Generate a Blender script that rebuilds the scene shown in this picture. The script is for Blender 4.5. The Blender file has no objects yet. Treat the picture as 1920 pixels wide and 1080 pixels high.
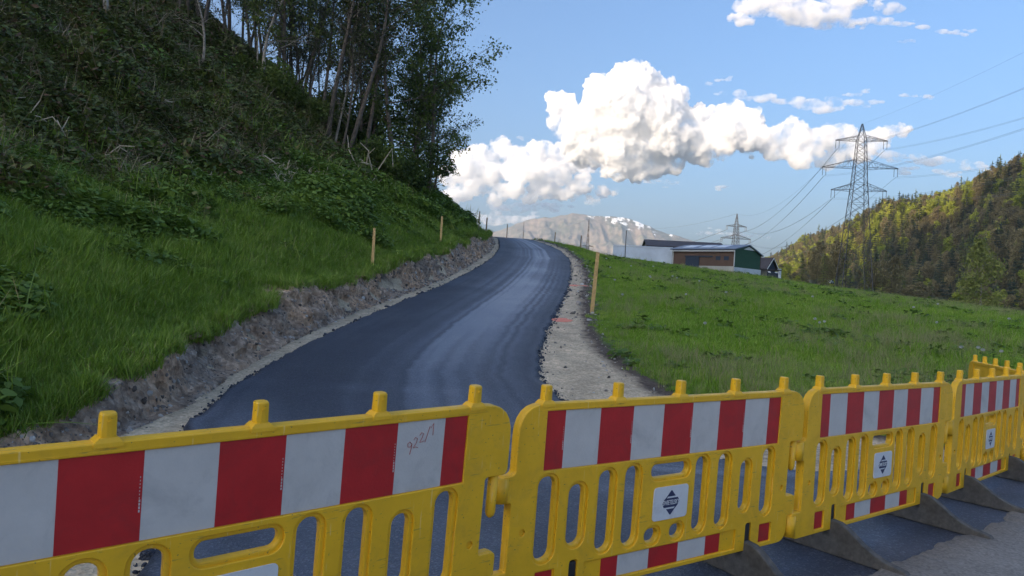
import bpy, math, random
import numpy as np
from mathutils import Vector, Matrix, Euler
R = math.radians
scene = bpy.context.scene
C = scene.collection
CH = 1.52                                   # eye height over the ground at the barrier
SUN_TO = Vector((-0.72, -0.60, 0.262)).normalized()   # direction towards the low sun

# ------------------------------------------------------------------ camera, world, sun
cam = bpy.data.cameras.new('camera'); camo = bpy.data.objects.new('camera', cam); C.objects.link(camo)
cam.sensor_width = 36; cam.lens = 36 * 1380 / 1920; cam.clip_start = .05; cam.clip_end = 40000
camo.location = (0, 0, CH)
camo.rotation_euler = (Matrix.Rotation(R(90), 3, 'X') @ Matrix.Rotation(R(3.2), 3, 'Z')).to_euler()
scene.camera = camo
w = bpy.data.worlds.new('World'); scene.world = w; w.use_nodes = True
nt = w.node_tree; nt.nodes.clear()
sky = nt.nodes.new('ShaderNodeTexSky'); sky.sky_type = 'NISHITA'; sky.sun_disc = False
sky.sun_elevation = math.asin(SUN_TO.z); sky.sun_rotation = math.atan2(SUN_TO.x, SUN_TO.y)
sky.air_density = 1.0; sky.dust_density = 5.8; sky.ozone_density = 4.6; sky.altitude = 0
bg = nt.nodes.new('ShaderNodeBackground'); bg.inputs[1].default_value = .15
wo = nt.nodes.new('ShaderNodeOutputWorld')
nt.links.new(sky.outputs[0], bg.inputs[0]); nt.links.new(bg.outputs[0], wo.inputs[0])
sl = bpy.data.lights.new('sun', 'SUN'); sl.energy = 3.0; sl.angle = R(.5); sl.color = (1, .79, .57)
slo = bpy.data.objects.new('sun', sl); C.objects.link(slo)
slo.rotation_euler = SUN_TO.to_track_quat('Z', 'Y').to_euler()
scene.view_settings.view_transform = 'Standard'; scene.view_settings.look = 'None'
scene.view_settings.exposure = 1.15; scene.view_settings.gamma = 1
cy = scene.cycles
cy.use_denoising = True; cy.max_bounces = 14; cy.diffuse_bounces = 4; cy.transparent_max_bounces = 24
cy.volume_bounces = 12; cy.sample_clamp_indirect = 6; cy.caustics_reflective = False; cy.caustics_refractive = False

# ------------------------------------------------------------------ helpers
def tag(o, label=None, cat=None, group=None, kind=None):
    if label: o['label'] = label
    if cat: o['category'] = cat
    if group: o['group'] = group
    if kind: o['kind'] = kind
    return o

def link_mesh(name, me, mats=None, parent=None, link=True):
    o = bpy.data.objects.new(name, me)
    if link: C.objects.link(o)
    if mats:
        for m in (mats if isinstance(mats, (list, tuple)) else [mats]): me.materials.append(m)
    if parent: o.parent = parent
    return o

def mesh_np(name, V, F, smooth=False, mi=None):
    """V (n,3) array, F list/array of equal-length faces or a list of arrays."""
    me = bpy.data.meshes.new(name)
    if isinstance(F, np.ndarray): F = [F]
    F = [f for f in F if len(f)]
    V = np.asarray(V, np.float32)
    me.vertices.add(len(V)); me.vertices.foreach_set('co', V.ravel())
    nl = sum(f.size for f in F); npoly = sum(len(f) for f in F)
    me.loops.add(nl); me.polygons.add(npoly)
    me.loops.foreach_set('vertex_index', np.concatenate([f.ravel() for f in F]).astype(np.int32))
    tot = np.concatenate([np.full(len(f), f.shape[1]) for f in F]); st = np.concatenate([[0], np.cumsum(tot)[:-1]])
    me.polygons.foreach_set('loop_start', st.astype(np.int32))
    try: me.polygons.foreach_set('loop_total', tot.astype(np.int32))
    except Exception: pass
    if mi is not None: me.polygons.foreach_set('material_index', np.asarray(mi, np.int32))
    if smooth: me.polygons.foreach_set('use_smooth', np.ones(npoly, bool))
    me.update(calc_edges=True); me.validate()
    return me

class MB:
    """collects simple solids and builds one mesh"""
    def __init__(s): s.v = []; s.f = []
    def add(s, V, F):
        b = len(s.v); s.v += [tuple(p) for p in V]; s.f += [tuple(i + b for i in f) for f in F]
        return s
    def box(s, x0, x1, y0, y1, z0, z1, M=None):
        V = [(x, y, z) for x in (x0, x1) for y in (y0, y1) for z in (z0, z1)]
        if M is not None: V = [M @ Vector(p) for p in V]
        return s.add(V, [(0, 1, 3, 2), (4, 6, 7, 5), (0, 4, 5, 1), (2, 3, 7, 6), (0, 2, 6, 4), (1, 5, 7, 3)])
    def prism(s, P, a, b):
        """polygon P of 3D points extruded by vector (b-a)"""
        d = Vector(b) - Vector(a); n = len(P)
        V = [Vector(p) for p in P] + [Vector(p) + d for p in P]
        F = [tuple(range(n - 1, -1, -1)), tuple(range(n, 2 * n))] + [(i, (i + 1) % n, n + (i + 1) % n, n + i) for i in range(n)]
        return s.add(V, F)
    def bar(s, p, q, r, r2=None, n=4):
        p = Vector(p); q = Vector(q); d = q - p
        if d.length < 1e-6: return s
        r2 = r if r2 is None else r2
        a = d.orthogonal().normalized(); b = d.normalized().cross(a)
        V = []
        for c, rr in ((p, r), (q, r2)):
            for i in range(n):
                t = 2 * math.pi * (i + .5) / n
                V.append(c + a * rr * math.cos(t) + b * rr * math.sin(t))
        F = [(i, (i + 1) % n, n + (i + 1) % n, n + i) for i in range(n)] + [tuple(range(n - 1, -1, -1)), tuple(range(n, 2 * n))]
        return s.add(V, F)
    def tube(s, pts, rad, n=5):
        pts = [Vector(p) for p in pts]; rad = rad if hasattr(rad, '__len__') else [rad] * len(pts)
        V = []; N = len(pts)
        for i, p in enumerate(pts):
            d = (pts[min(i + 1, N - 1)] - pts[max(i - 1, 0)]).normalized()
            a = d.cross(Vector((.13, .99, .07))).normalized() if abs(d.y) < .95 else d.cross(Vector((1, 0, 0))).normalized()
            b = d.cross(a)
            for k in range(n):
                t = 2 * math.pi * k / n
                V.append(p + a * rad[i] * math.cos(t) + b * rad[i] * math.sin(t))
        F = [(i * n + k, i * n + (k + 1) % n, (i + 1) * n + (k + 1) % n, (i + 1) * n + k) for i in range(N - 1) for k in range(n)]
        F += [tuple(range(n - 1, -1, -1)), tuple((N - 1) * n + k for k in range(n))]
        return s.add(V, F)
    def mesh(s, name, smooth=False):
        me = bpy.data.meshes.new(name); me.from_pydata(s.v, [], s.f); me.validate()
        if smooth:
            for p in me.polygons: p.use_smooth = True
        me.update(); return me
    def build(s, name, mat, parent=None, smooth=False, bevel=0):
        o = link_mesh(name, s.mesh(name, smooth), mat, parent)
        if bevel:
            m = o.modifiers.new('bevel', 'BEVEL'); m.width = bevel; m.segments = 2; m.limit_method = 'ANGLE'
        return o

def empty(name, loc, rot=(0, 0, 0)):
    o = bpy.data.objects.new(name, None); C.objects.link(o); o.location = loc; o.rotation_euler = rot
    o.empty_display_size = .2
    return o

def kids(o): return [c for c in list(C.objects) if c.parent == o] if not hasattr(o, '_k') else o._k
def copy_tree(o, parent=None, children=None):
    c = o.copy(); C.objects.link(c); c.parent = parent
    for ch in (children if children is not None else list(o.children)): copy_tree(ch, c)
    return c

# value noise -------------------------------------------------------
def _h(ix, iy, iz, seed):
    n = (ix * 374761393 + iy * 668265263 + iz * 2147483647 % 1000003 * 31 + seed * 144269504) & 0xffffffff
    n = ((n ^ (n >> 13)) * 1274126177) & 0xffffffff
    n = ((n ^ (n >> 16)) * 2246822519) & 0xffffffff
    return ((n ^ (n >> 15)) & 0xffff) / 65535.0
def vnoise(x, y, z=0., seed=1):
    x, y, z = np.broadcast_arrays(np.asarray(x, float), np.asarray(y, float), np.asarray(z, float))
    i, j, k = np.floor(x).astype(np.int64), np.floor(y).astype(np.int64), np.floor(z).astype(np.int64)
    u, v, t = x - i, y - j, z - k
    u, v, t = [q * q * (3 - 2 * q) for q in (u, v, t)]
    o = 0
    for a in (0, 1):
        for b in (0, 1):
            for c in (0, 1):
                o = o + _h(i + a, j + b, k + c, seed) * (u if a else 1 - u) * (v if b else 1 - v) * (t if c else 1 - t)
    return o * 2 - 1
def fbm(x, y, z=0., seed=1, oct=4, lac=2.1, gain=.5):
    s = 0; a = 1; f = 1
    for k in range(oct):
        s = s + a * vnoise(np.asarray(x) * f, np.asarray(y) * f, np.asarray(z) * f, seed + k * 17); a *= gain; f *= lac
    return s
def smooth(a, b, x):
    t = np.clip((np.asarray(x, float) - a) / (b - a), 0, 1); return t * t * (3 - 2 * t)

# ------------------------------------------------------------------ materials
def mat(name):
    m = bpy.data.materials.new(name); m.use_nodes = True; m.node_tree.nodes.clear(); return m, m.node_tree
class NB:
    def __init__(s, t): s.t = t
    def n(s, typ, **k):
        o = s.t.nodes.new('ShaderNode' + typ)
        for a, b in k.items():
            if a.startswith('i_'):
                key = a[2:]; key = int(key) if key.isdigit() else key.replace('_', ' ')
                o.inputs[key].default_value = b
            else: setattr(o, a, b)
        return o
    def l(s, a, b): s.t.links.new(a, b)
def ramp(b, fac, stops, interp='LINEAR'):
    r = b.n('ValToRGB'); r.color_ramp.interpolation = interp
    e = r.color_ramp.elements
    while len(e) < len(stops): e.new(.5)
    for q, (p, c) in zip(e, stops):
        q.position = p; q.color = (c[0], c[1], c[2], 1) if hasattr(c, '__len__') else (c, c, c, 1)
    b.l(fac, r.inputs[0]); return r
def noise(b, scale, detail=4, rough=.55, vec=None, dist=0):
    n = b.n('TexNoise'); n.inputs['Scale'].default_value = scale; n.inputs['Detail'].default_value = detail
    n.inputs['Roughness'].default_value = rough; n.inputs['Distortion'].default_value = dist
    if vec is not None: b.l(vec, n.inputs['Vector'])
    return n
def mixc(b, fac, c1, c2, mode='MIX'):
    m = b.n('Mix', data_type='RGBA', blend_type=mode)
    for s, v in ((m.inputs[0], fac), (m.inputs[6], c1), (m.inputs[7], c2)):
        if hasattr(v, 'is_linked') or hasattr(v, 'links'): b.l(v, s)
        elif hasattr(v, '__len__'): s.default_value = (v[0], v[1], v[2], 1)
        else: s.default_value = v
    return m.outputs[2]
def mathn(b, op, a, c=None, clamp=False):
    m = b.n('Math', operation=op, use_clamp=clamp)
    for i, v in enumerate((a, c)):
        if v is None: continue
        if hasattr(v, 'links'): b.l(v, m.inputs[i])
        else: m.inputs[i].default_value = v
    return m.outputs[0]
def finish(b, color=None, rough=.7, bump=None, bstr=.3, bdist=.02, spec=.5, metal=0, **kw):
    p = b.n('BsdfPrincipled'); out = b.n('OutputMaterial')
    if hasattr(color, 'links'): b.l(color, p.inputs['Base Color'])
    else: p.inputs['Base Color'].default_value = (*color, 1)
    if hasattr(rough, 'links'): b.l(rough, p.inputs['Roughness'])
    else: p.inputs['Roughness'].default_value = rough
    p.inputs['Specular IOR Level'].default_value = spec; p.inputs['Metallic'].default_value = metal
    if bump is not None:
        bm = b.n('Bump'); bm.inputs['Strength'].default_value = bstr; bm.inputs['Distance'].default_value = bdist
        b.l(bump, bm.inputs['Height']); b.l(bm.outputs[0], p.inputs['Normal'])
    b.l(p.outputs[0], out.inputs[0]); return p
def simple(name, col, rough=.6, var=.15, scale=8., bstr=.1, spec=.5, metal=0, dirt=None, dscale=3., damt=.5):
    m, t = mat(name); b = NB(t); g = b.n('TexCoord')
    n1 = noise(b, scale, 5, .6, g.outputs['Object'])
    lo = [c * (1 - var) for c in col]; hi = [min(1, c * (1 + var)) for c in col]
    c = ramp(b, n1.outputs[0], [(.3, lo), (.7, hi)]).outputs[0]
    if dirt:
        n2 = noise(b, dscale, 7, .7, g.outputs['Object'], .6)
        k = ramp(b, n2.outputs[0], [(.5, 0), (.72, damt)]).outputs[0]
        c = mixc(b, k, c, dirt)
    n3 = noise(b, scale * 12, 3, .6, g.outputs['Object'])
    finish(b, c, rough, n3.outputs[0], bstr, .01, spec, metal); return m

def leaf_mat(name, cols, rnd=True, trans=.3, rough=.55, pscale=.35, dry=None, dry_thr=.72):
    """foliage: per-instance and per-place colour differences, some light through the leaf"""
    m, t = mat(name); b = NB(t)
    geo = b.n('NewGeometry'); oi = b.n('ObjectInfo')
    n1 = noise(b, pscale, 4, .6, geo.outputs['Position'])
    rpi = geo.outputs['Random Per Island']
    f = mathn(b, 'ADD', mathn(b, 'MULTIPLY', n1.outputs[0], .55), mathn(b, 'MULTIPLY', oi.outputs['Random'], .28))
    f = mathn(b, 'ADD', f, mathn(b, 'MULTIPLY', rpi, .22))
    c = ramp(b, f, [(.25 + .5 * i / (len(cols) - 1), cc) for i, cc in enumerate(cols)]).outputs[0]
    if dry:
        g = mathn(b, 'GREATER_THAN', rpi, dry_thr)
        c = mixc(b, g, c, dry)
    p = b.n('BsdfPrincipled'); b.l(c, p.inputs['Base Color']); p.inputs['Roughness'].default_value = rough
    p.inputs['Specular IOR Level'].default_value = .35
    tr = b.n('BsdfTranslucent'); b.l(c, tr.inputs['Color'])
    mx = b.n('MixShader'); mx.inputs[0].default_value = trans
    b.l(p.outputs[0], mx.inputs[1]); b.l(tr.outputs[0], mx.inputs[2])
    out = b.n('OutputMaterial'); b.l(mx.outputs[0], out.inputs[0]); return m

M = {}
def plastic(name, col):
    m, t = mat(name); b = NB(t); g = b.n('TexCoord'); P = g.outputs['Object']
    n1 = noise(b, 4, 6, .65, P); n2 = noise(b, 7, 8, .75, P, 1.2)
    c = ramp(b, n1.outputs[0], [(.3, [x * .88 for x in col]), (.7, [min(1, x * 1.06) for x in col])]).outputs[0]
    k = ramp(b, n2.outputs[0], [(.50, 0), (.64, .55), (.78, .9)]).outputs[0]; c = mixc(b, mathn(b, 'MULTIPLY', k, .32), c, (.40, .23, .05))
    mp = b.n('Mapping'); mp.inputs['Scale'].default_value = (6, 60, 60); mp.inputs['Rotation'].default_value = (0, .5, 0); b.l(P, mp.inputs['Vector'])
    sc_ = noise(b, 1.6, 3, .6, mp.outputs[0]); k2 = ramp(b, sc_.outputs[0], [(.66, 0), (.70, .5)]).outputs[0]
    mp2 = b.n('Mapping'); mp2.inputs['Scale'].default_value = (70, 70, 5); mp2.inputs['Rotation'].default_value = (0, .25, 0); b.l(P, mp2.inputs['Vector'])
    s2 = noise(b, 1.4, 3, .6, mp2.outputs[0]); k3 = ramp(b, s2.outputs[0], [(.66, 0), (.71, .45)]).outputs[0]
    c = mixc(b, k2, c, (.30, .20, .06)); c = mixc(b, k3, c, (.92, .72, .30))
    sp_ = noise(b, 90, 2, .5, P); k4 = ramp(b, sp_.outputs[0], [(.69, 0), (.74, .7)]).outputs[0]; c = mixc(b, k4, c, (.16, .12, .07))
    rg = ramp(b, n2.outputs[0], [(.3, .32), (.7, .62)]).outputs[0]
    n3 = noise(b, 14, 4, .6, P); finish(b, c, rg, n3.outputs[0], .10, .02, .5); return m
M['yellow'] = plastic('yellow_plastic', (.90, .50, .016))
M['yellow_pale'] = simple('yellow_plastic_faded', (.85, .62, .14), .5, .08, 5, .05)
M['white_foil'] = simple('white_foil', (.60, .575, .545), .40, .06, 9, .12, .5, 0, (.30, .30, .30), 4., .5)
M['red_foil'] = simple('red_foil', (.50, .020, .022), .40, .10, 9, .10, .5, 0, (.22, .03, .03), 6., .45)
M['white_plate'] = simple('white_plate', (.70, .71, .72), .45, .05, 9, .03, .5, 0, (.38, .36, .33), 9., .6)
M['navy'] = simple('navy_print', (.025, .035, .10), .5, .1)
M['redpen'] = simple('red_pen', (.45, .10, .08), .6, .1)
M['foot'] = simple('recycled_foot', (.11, .105, .10), .75, .35, 22, .5, .3, 0, (.22, .19, .16), 7., .8)
M['black'] = simple('black_rubber', (.02, .02, .022), .6, .2)
M['wood'] = simple('raw_wood', (.62, .40, .17), .7, .22, 14, .3, .3, 0, (.36, .22, .10), 9., .6)
M['wood_old'] = simple('weathered_wood', (.30, .24, .17), .8, .25, 14, .3, .3)
M['steel'] = simple('galvanised_steel', (.085, .08, .08), .7, .2, 2, .05, .3)
M['wire'] = simple('cable', (.16, .17, .19), .5, .1)
M['glassy'] = simple('insulator', (.12, .10, .09), .3, .1)
M['orange'] = simple('orange_spray', (.90, .27, .17), .8, .25, 18, .1)

# ------------------------------------------------------------------ terrain function
GK = np.array([[-50,0],[6,0],[9,.12],[12,.4],[16,.78],[20,1.17],[26,1.74],[33,2.45],[42,3.52],[50,4.55],[56,5.25],[60,5.55],[64,5.6],[70,5.45],[90,4.6],[130,3.0],[200,1],[400,-9]])
_yy = np.arange(-60, 420, .5); _g = np.interp(_yy, GK[:,0], GK[:,1]); _k = np.hanning(9); _k /= _k.sum()
_g = np.convolve(np.pad(_g, 4, 'edge'), _k, 'valid')
def G(y): return np.interp(y, _yy, _g)
def curve(pts):
    a = np.array(pts, float); yy = np.arange(a[0,0], a[-1,0], .25)
    v = np.interp(yy, a[:,0], a[:,1]); k = np.hanning(13); k /= k.sum(); v = np.convolve(np.pad(v, 6, 'edge'), k, 'valid')
    return lambda y: np.interp(y, yy, v)
XBB = curve([(-40,-46),(-10,-14),(0,-5.6),(3,-4.1),(5.7,-3.45),(7.1,-3.3),(9.3,-3.6),(12,-3.66),(15.2,-3.5),(20.1,-2.95),(25.4,-2.42),(34.4,-1.82),(42.7,-1.36),(48.7,-1.3),(56,-1.7),(62,-2.6),(80,-7),(140,-20)])
XVR = curve([(-40,9.5),(9,2.4),(10,2.1),(11.2,1.98),(12.2,1.84),(13.7,1.68),(17,1.88),(21.7,2.22),(29.8,3.12),(38.7,3.62),(46.2,3.45),(51.8,2.83),(60,1.2),(66,-1),(140,-16)])
YV = lambda x: np.interp(x, [1.5,2,2.6,3.4,4.2,5,6,9,14,40], [10.2,9.9,9.35,8.8,8.3,7.7,8.2,10.6,14.5,34])
HB = curve([(-40,0),(3,0),(5,.10),(6.5,.28),(8,.42),(10,.54),(18,.7),(25,.92),(38,.95),(48,.55),(56,.22),(62,.1),(140,0)])
def BW(y): return .28 + .55 * HB(y)
ZB = lambda a: np.interp(a, [-.1,-.02,.02,.06,.09,.153,.215,.346,.52,.696,1.2,3], [.072,.069,.067,.0645,.0615,.0522,.0490,.0355,.0215,.0055,-.02,-.03])
def Hs(X, Y):
    """terrain height, all of it"""
    X = np.asarray(X, float); Y = np.asarray(Y, float)
    g = G(Y); xr = XVR(Y); s = np.maximum(0, X - xr)
    near = g * np.maximum(1 - .0140 * s - .00006 * s * s, .12) - .55 * smooth(22, 50, Y) * smooth(.5, 5, s)
    Yc = np.maximum(Y, 1); a = X / Yc
    far = CH + ZB(a) * Y - .55 * smooth(.5, 5, s) - .1 - .03 * (Y - 60) - .00012 * (Y - 60) ** 2
    wv = smooth(130, 235, Y)
    far = far * (1 - wv) + wv * (-9)
    wf = smooth(55, 66, Y)
    h = near * (1 - wf) + far * wf
    h = h - smooth(60, 240, X) * smooth(0, 40, Y) * (1 - wv) * 6
    h = h + (8.3 - h) * np.exp(-(((X - 99) / 22) ** 2 + ((Y - 232) / 30) ** 2))      # knoll with the parking place beyond the meadow
    h = h + (5.3 - h) * np.exp(-(((X - 43) / 15) ** 2 + ((Y - 129) / 15) ** 2))      # yard beside the barns
    # left bank and hillside
    t = XBB(Y) - X
    hb, bw = HB(Y), BW(Y)
    tt = np.maximum(t - bw, 0)
    rise = hb * smooth(0, 1, t / bw)
    sl1 = .40 + .16 * smooth(14, 34, Y)
    q = np.minimum(tt, 6.0)
    hill = sl1 * q + np.clip(tt - 6, 0, 52) * .70 + np.clip(tt - 58, 0, 140) * .25
    back = smooth(-30, 3, Y)
    hill = hill * (.25 + .75 * back)
    lump = fbm(X / 3.1, Y / 3.1, 0, 5, 3) * .16 * smooth(0, 3, tt) + fbm(X / 11, Y / 11, 0, 8, 2) * .5 * smooth(6, 16, tt)
    fl = 1 - .85 * smooth(120, 420, Y)
    hill = hill * fl
    h = h + rise + hill + lump * (Y < 200)
    mead = smooth(.3, 4, np.minimum(X - xr, Y - YV(X)))
    h = h + mead * (fbm(X / 2.6, Y / 2.6, 0, 3, 3) * .035 + fbm(X / 9, Y / 9, 0, 4, 2) * .06 * smooth(8, 20, Y) * (1 - wf * .5))
    return h
def Hp(x, y): return float(Hs(np.array([x]), np.array([y]))[0])
def sd_grass(X, Y):
    """>0 where the ground is grown over (metres inside), <0 on gravel"""
    right = np.minimum(X - XVR(Y), np.where(Y < 10.2, Y - YV(X), 99))
    left = XBB(Y) - BW(Y) * .95 - X
    return np.maximum(right, left)

# asphalt outline (left and right edges running towards the viewer)
AL = np.array([(-6,72),(-3.2,66),(-1.75,60),(-1.3,56),(-1.02,51),(-.86,44.5),(-1.04,37.5),(-1.56,30),(-2.15,22.8),(-2.95,15.9),(-3.25,11.9),(-3.27,9),(-2.95,6.9),(-2.3,5.2),(-1.77,3.9),(-1.45,2.6),(-1.6,1.1)], float)
AR = np.array([(-4.2,74),(-1.6,67),(-.1,60.6),(1.3,55.3),(2.35,48.9),(2.82,45),(2.93,39.3),(2.56,33),(1.8,24.2),(1.33,20.1),(.87,16.3),(.52,12.8),(.42,11),(.47,10),(.62,9),(1.0,7.5),(1.8,6.7),(2.6,6.3),(3.7,6.42),(4.9,6.75),(7,8.45),(10.5,10.7)], float)
def resample(P, n, power=1.0):
    d = np.concatenate([[0], np.cumsum(np.linalg.norm(np.diff(P, axis=0), axis=1))])
    # centripetal-ish smoothing by dense linear resample then convolution
    m = 1200; s = np.linspace(0, d[-1], m); Q = np.stack([np.interp(s, d, P[:,0]), np.interp(s, d, P[:,1])], 1)
    k = np.hanning(31); k /= k.sum()
    Qs = np.stack([np.convolve(np.pad(Q[:,i], 15, 'reflect', reflect_type='odd'), k, 'valid') for i in (0, 1)], 1)
    t = np.linspace(0, 1, n) ** power
    return np.stack([np.interp(t * (m - 1), np.arange(m), Qs[:,i]) for i in (0, 1)], 1)

# ------------------------------------------------------------------ ground sheet
def axis(segs):
    out = [segs[0][0]]
    for a, b, d in segs:
        n = max(1, int(round((b - a) / d))); out += list(np.linspace(a, b, n + 1)[1:])
    return np.array(out)
def grow(a, b, d, f):
    o = []; x = a
    while abs(x - a) < abs(b - a):
        x += d * (1 if b > a else -1); d *= f; o.append(x)
    return o
xs = np.concatenate([grow(-40, -6500, 1.2, 1.1)[::-1], axis([(-40,-20,.5),(-20,-6,.25),(-6,8,.125),(8,20,.3),(20,60,.8)]), grow(60, 6500, 1.2, 1.1)])
ys = np.concatenate([grow(-4, -4200, .8, 1.12)[::-1], axis([(-4,3,.3),(3,18,.125),(18,40,.22),(40,72,.4)]), grow(72, 6700, .6, 1.06)])
xs[0] = -6500; xs[-1] = 6500; ys[0] = -4200; ys[-1] = 6900
GX, GY = np.meshgrid(xs, ys)
GZ = Hs(GX, GY)
sd = sd_grass(GX, GY)
GZ = np.where((sd < 0) & (GY < 80) & (GY > -30), GZ + fbm(GX / .35, GY / .35, 0, 9, 3) * .008, GZ)
rough_edge = np.exp(-(sd / .35) ** 2) * (GY < 70) * (GX > 0)
GZ = GZ + rough_edge * (fbm(GX / .3, GY / .3, 0, 12, 3) * .03)
# keep the sheet under the modelled cut bank
inb = ((XBB(GY) - GX) > .06) & ((XBB(GY) - GX) < BW(GY) + .12) & (GY > 4.2) & (GY < 62)
GZ = np.where(inb, GZ - .14, GZ)
V = np.stack([GX, GY, GZ], -1).reshape(-1, 3)
ny, nx = GX.shape; idx = np.arange(nx * ny).reshape(ny, nx)
F = np.stack([idx[:-1,:-1], idx[:-1,1:], idx[1:,1:], idx[1:,:-1]], -1).reshape(-1, 4)
me = mesh_np('ground', V, F, True)
at = me.attributes.new('sd', 'FLOAT', 'POINT'); at.data.foreach_set('value', np.clip(sd, -5, 5).ravel().astype(np.float32))
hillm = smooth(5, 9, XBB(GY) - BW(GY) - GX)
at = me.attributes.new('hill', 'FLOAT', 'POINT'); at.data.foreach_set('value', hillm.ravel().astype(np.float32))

m, t = mat('ground_mat'); b = NB(t)
geo = b.n('NewGeometry'); P = geo.outputs['Position']
sda = b.n('Attribute', attribute_name='sd'); hla = b.n('Attribute', attribute_name='hill')
n1 = noise(b, 1.6, 6, .65, P); n2 = noise(b, 14, 5, .7, P); n3 = noise(b, .25, 3, .5, P)
grass = ramp(b, n1.outputs[0], [(.3, (.07, .11, .022)), (.5, (.10, .15, .03)), (.72, (.15, .19, .05))]).outputs[0]
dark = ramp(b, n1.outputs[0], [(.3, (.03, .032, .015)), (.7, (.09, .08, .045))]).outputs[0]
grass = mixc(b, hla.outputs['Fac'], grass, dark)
grav = ramp(b, n2.outputs[0], [(.25, (.50, .40, .28)), (.5, (.74, .62, .45)), (.75, (.92, .80, .61))]).outputs[0]
pat = ramp(b, n1.outputs[0], [(.35, (.66, .63, .6)), (.65, (1.05, 1.0, .95))]).outputs[0]
grav = mixc(b, 1.0, grav, pat, 'MULTIPLY')
vor = b.n('TexVoronoi'); vor.inputs['Scale'].default_value = 38; b.l(P, vor.inputs['Vector'])
peb = ramp(b, vor.outputs['Color'], [(.1, (.5, .47, .44)), (.9, (1.25, 1.2, 1.15))]).outputs[0]
grav = mixc(b, .55, grav, mixc(b, 1.0, grav, peb, 'MULTIPLY'))
e = mathn(b, 'ADD', sda.outputs['Fac'], mathn(b, 'MULTIPLY', mathn(b, 'SUBTRACT', n1.outputs[0], .5), .9))
soilf = ramp(b, mathn(b, 'ADD', mathn(b, 'MULTIPLY', e, .8), .5), [(.22, 0), (.42, 1)]).outputs[0]
soil = ramp(b, n2.outputs[0], [(.3, (.065, .045, .032)), (.7, (.17, .13, .10))]).outputs[0]
c = mixc(b, soilf, grav, soil)
gf = ramp(b, mathn(b, 'ADD', mathn(b, 'MULTIPLY', e, .8), .5), [(.5, 0), (.62, 1)]).outputs[0]
c = mixc(b, gf, c, grass)
bh = mathn(b, 'ADD', n2.outputs[0], mathn(b, 'MULTIPLY', vor.outputs['Distance'], .5))
finish(b, c, .92, bh, .7, .03, .2)
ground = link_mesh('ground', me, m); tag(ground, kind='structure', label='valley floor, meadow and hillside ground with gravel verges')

# ------------------------------------------------------------------ old road (viewer side) and the new asphalt
def strip(name, L, Rr, nc, zoff, jit, seed, skirt=.0, ragL=.0, ragR=.0, sk=.06):
    n = len(L); q = np.linspace(0, 1, nc)
    d = Rr - L; ln = np.linalg.norm(d, axis=1, keepdims=True); u = d / ln
    ss = np.concatenate([[0], np.cumsum(np.linalg.norm(np.diff((L + Rr) / 2, axis=0), axis=1))])
    L = L + u * (fbm(ss * 2.3, ss * 0, 0, seed, 5, 2.1, .7) * ragL)[:,None]
    Rr = Rr + u * (fbm(ss * 2.3, ss * 0 + 9, 0, seed, 5, 2.1, .7) * ragR)[:,None]
    P = L[:,None,:] * (1 - q)[None,:,None] + Rr[:,None,:] * q[None,:,None]
    z = Hs(P[...,0], P[...,1]) + zoff
    z = z + fbm(P[...,0] / .25, P[...,1] / .25, 0, seed, 2) * jit
    V = np.concatenate([P, z[...,None]], -1)
    if skirt:
        a = V[:,0:1].copy(); a[...,:2] -= u[:,None,:] * (sk + .012 * vnoise(ss * 2.3, 0, 0, 3))[:,None,None]; a[...,2] -= skirt
        c = V[:,-1:].copy(); c[...,:2] += u[:,None,:] * (sk + .012 * vnoise(ss * 2.3, 5, 0, 3))[:,None,None]; c[...,2] -= skirt
        V = np.concatenate([a, V, c], 1)
    nn, mm = V.shape[:2]; idx = np.arange(nn * mm).reshape(nn, mm)
    F = np.stack([idx[:-1,:-1], idx[1:,:-1], idx[1:,1:], idx[:-1,1:]], -1).reshape(-1, 4)
    return mesh_np(name, V.reshape(-1, 3), F, True), V

Lr, Rr = resample(AL, 520), None
# matched stations: left from 0..1, right from 0..1 of their own lengths, so the mouth fans out
Rr = resample(AR, 520)
tl = np.linspace(0, 1, 520)
def len_param(P, Yfun=None):
    return P
# pair by Y for the straight run, then by fraction in the mouth
def pair(Lp, Rp, n1, n2):
    """stations pair points of equal Y down to y=9, then fan out"""
    yl = np.linspace(66, 9, n1) ; w = ((66 - yl) / 57) ; yl = 66 - 57 * (1 - (1 - w) ** 1.7)
    def at(P, y):
        i9 = np.where(P[:,1] < 8.9)[0][0]
        Q = P[:i9 + 1]; o = np.argsort(Q[:,1]); return np.stack([np.interp(y, Q[o,1], Q[o,0]), y], 1)
    A = at(Lp, yl); B = at(Rp, yl)
    def tail(P, start, n):
        i = np.where(P[:,1] < 9)[0]
        Q = np.vstack([start, P[i[0]:]])
        d = np.concatenate([[0], np.cumsum(np.linalg.norm(np.diff(Q, axis=0), axis=1))])
        s = np.linspace(0, d[-1], n + 1)[1:]
        return np.stack([np.interp(s, d, Q[:,0]), np.interp(s, d, Q[:,1])], 1)
    return np.vstack([A, tail(Lp, A[-1], n2)]), np.vstack([B, tail(Rp, B[-1], n2)])
PL, PR = pair(Lr, Rr, 420, 150)
me, RV = strip('road', PL, PR, 90, .055, .0015, 21, .085, .03, .035)
m, t = mat('fresh_asphalt'); b = NB(t)
geo = b.n('NewGeometry'); P = geo.outputs['Position']
fine = noise(b, 160, 3, .7, P); mid = noise(b, 45, 4, .6, P); big = noise(b, .7, 4, .5, P)
st = b.n('Attribute', attribute_name='streak')
streak = st.outputs['Fac']
spk = b.n('TexVoronoi'); spk.inputs['Scale'].default_value = 95; b.l(P, spk.inputs['Vector'])
cc = ramp(b, mid.outputs[0], [(.3, (.012, .015, .025)), (.7, (.036, .044, .070))]).outputs[0]  # bluish tint puts the sky's reflection into the base colour
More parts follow.
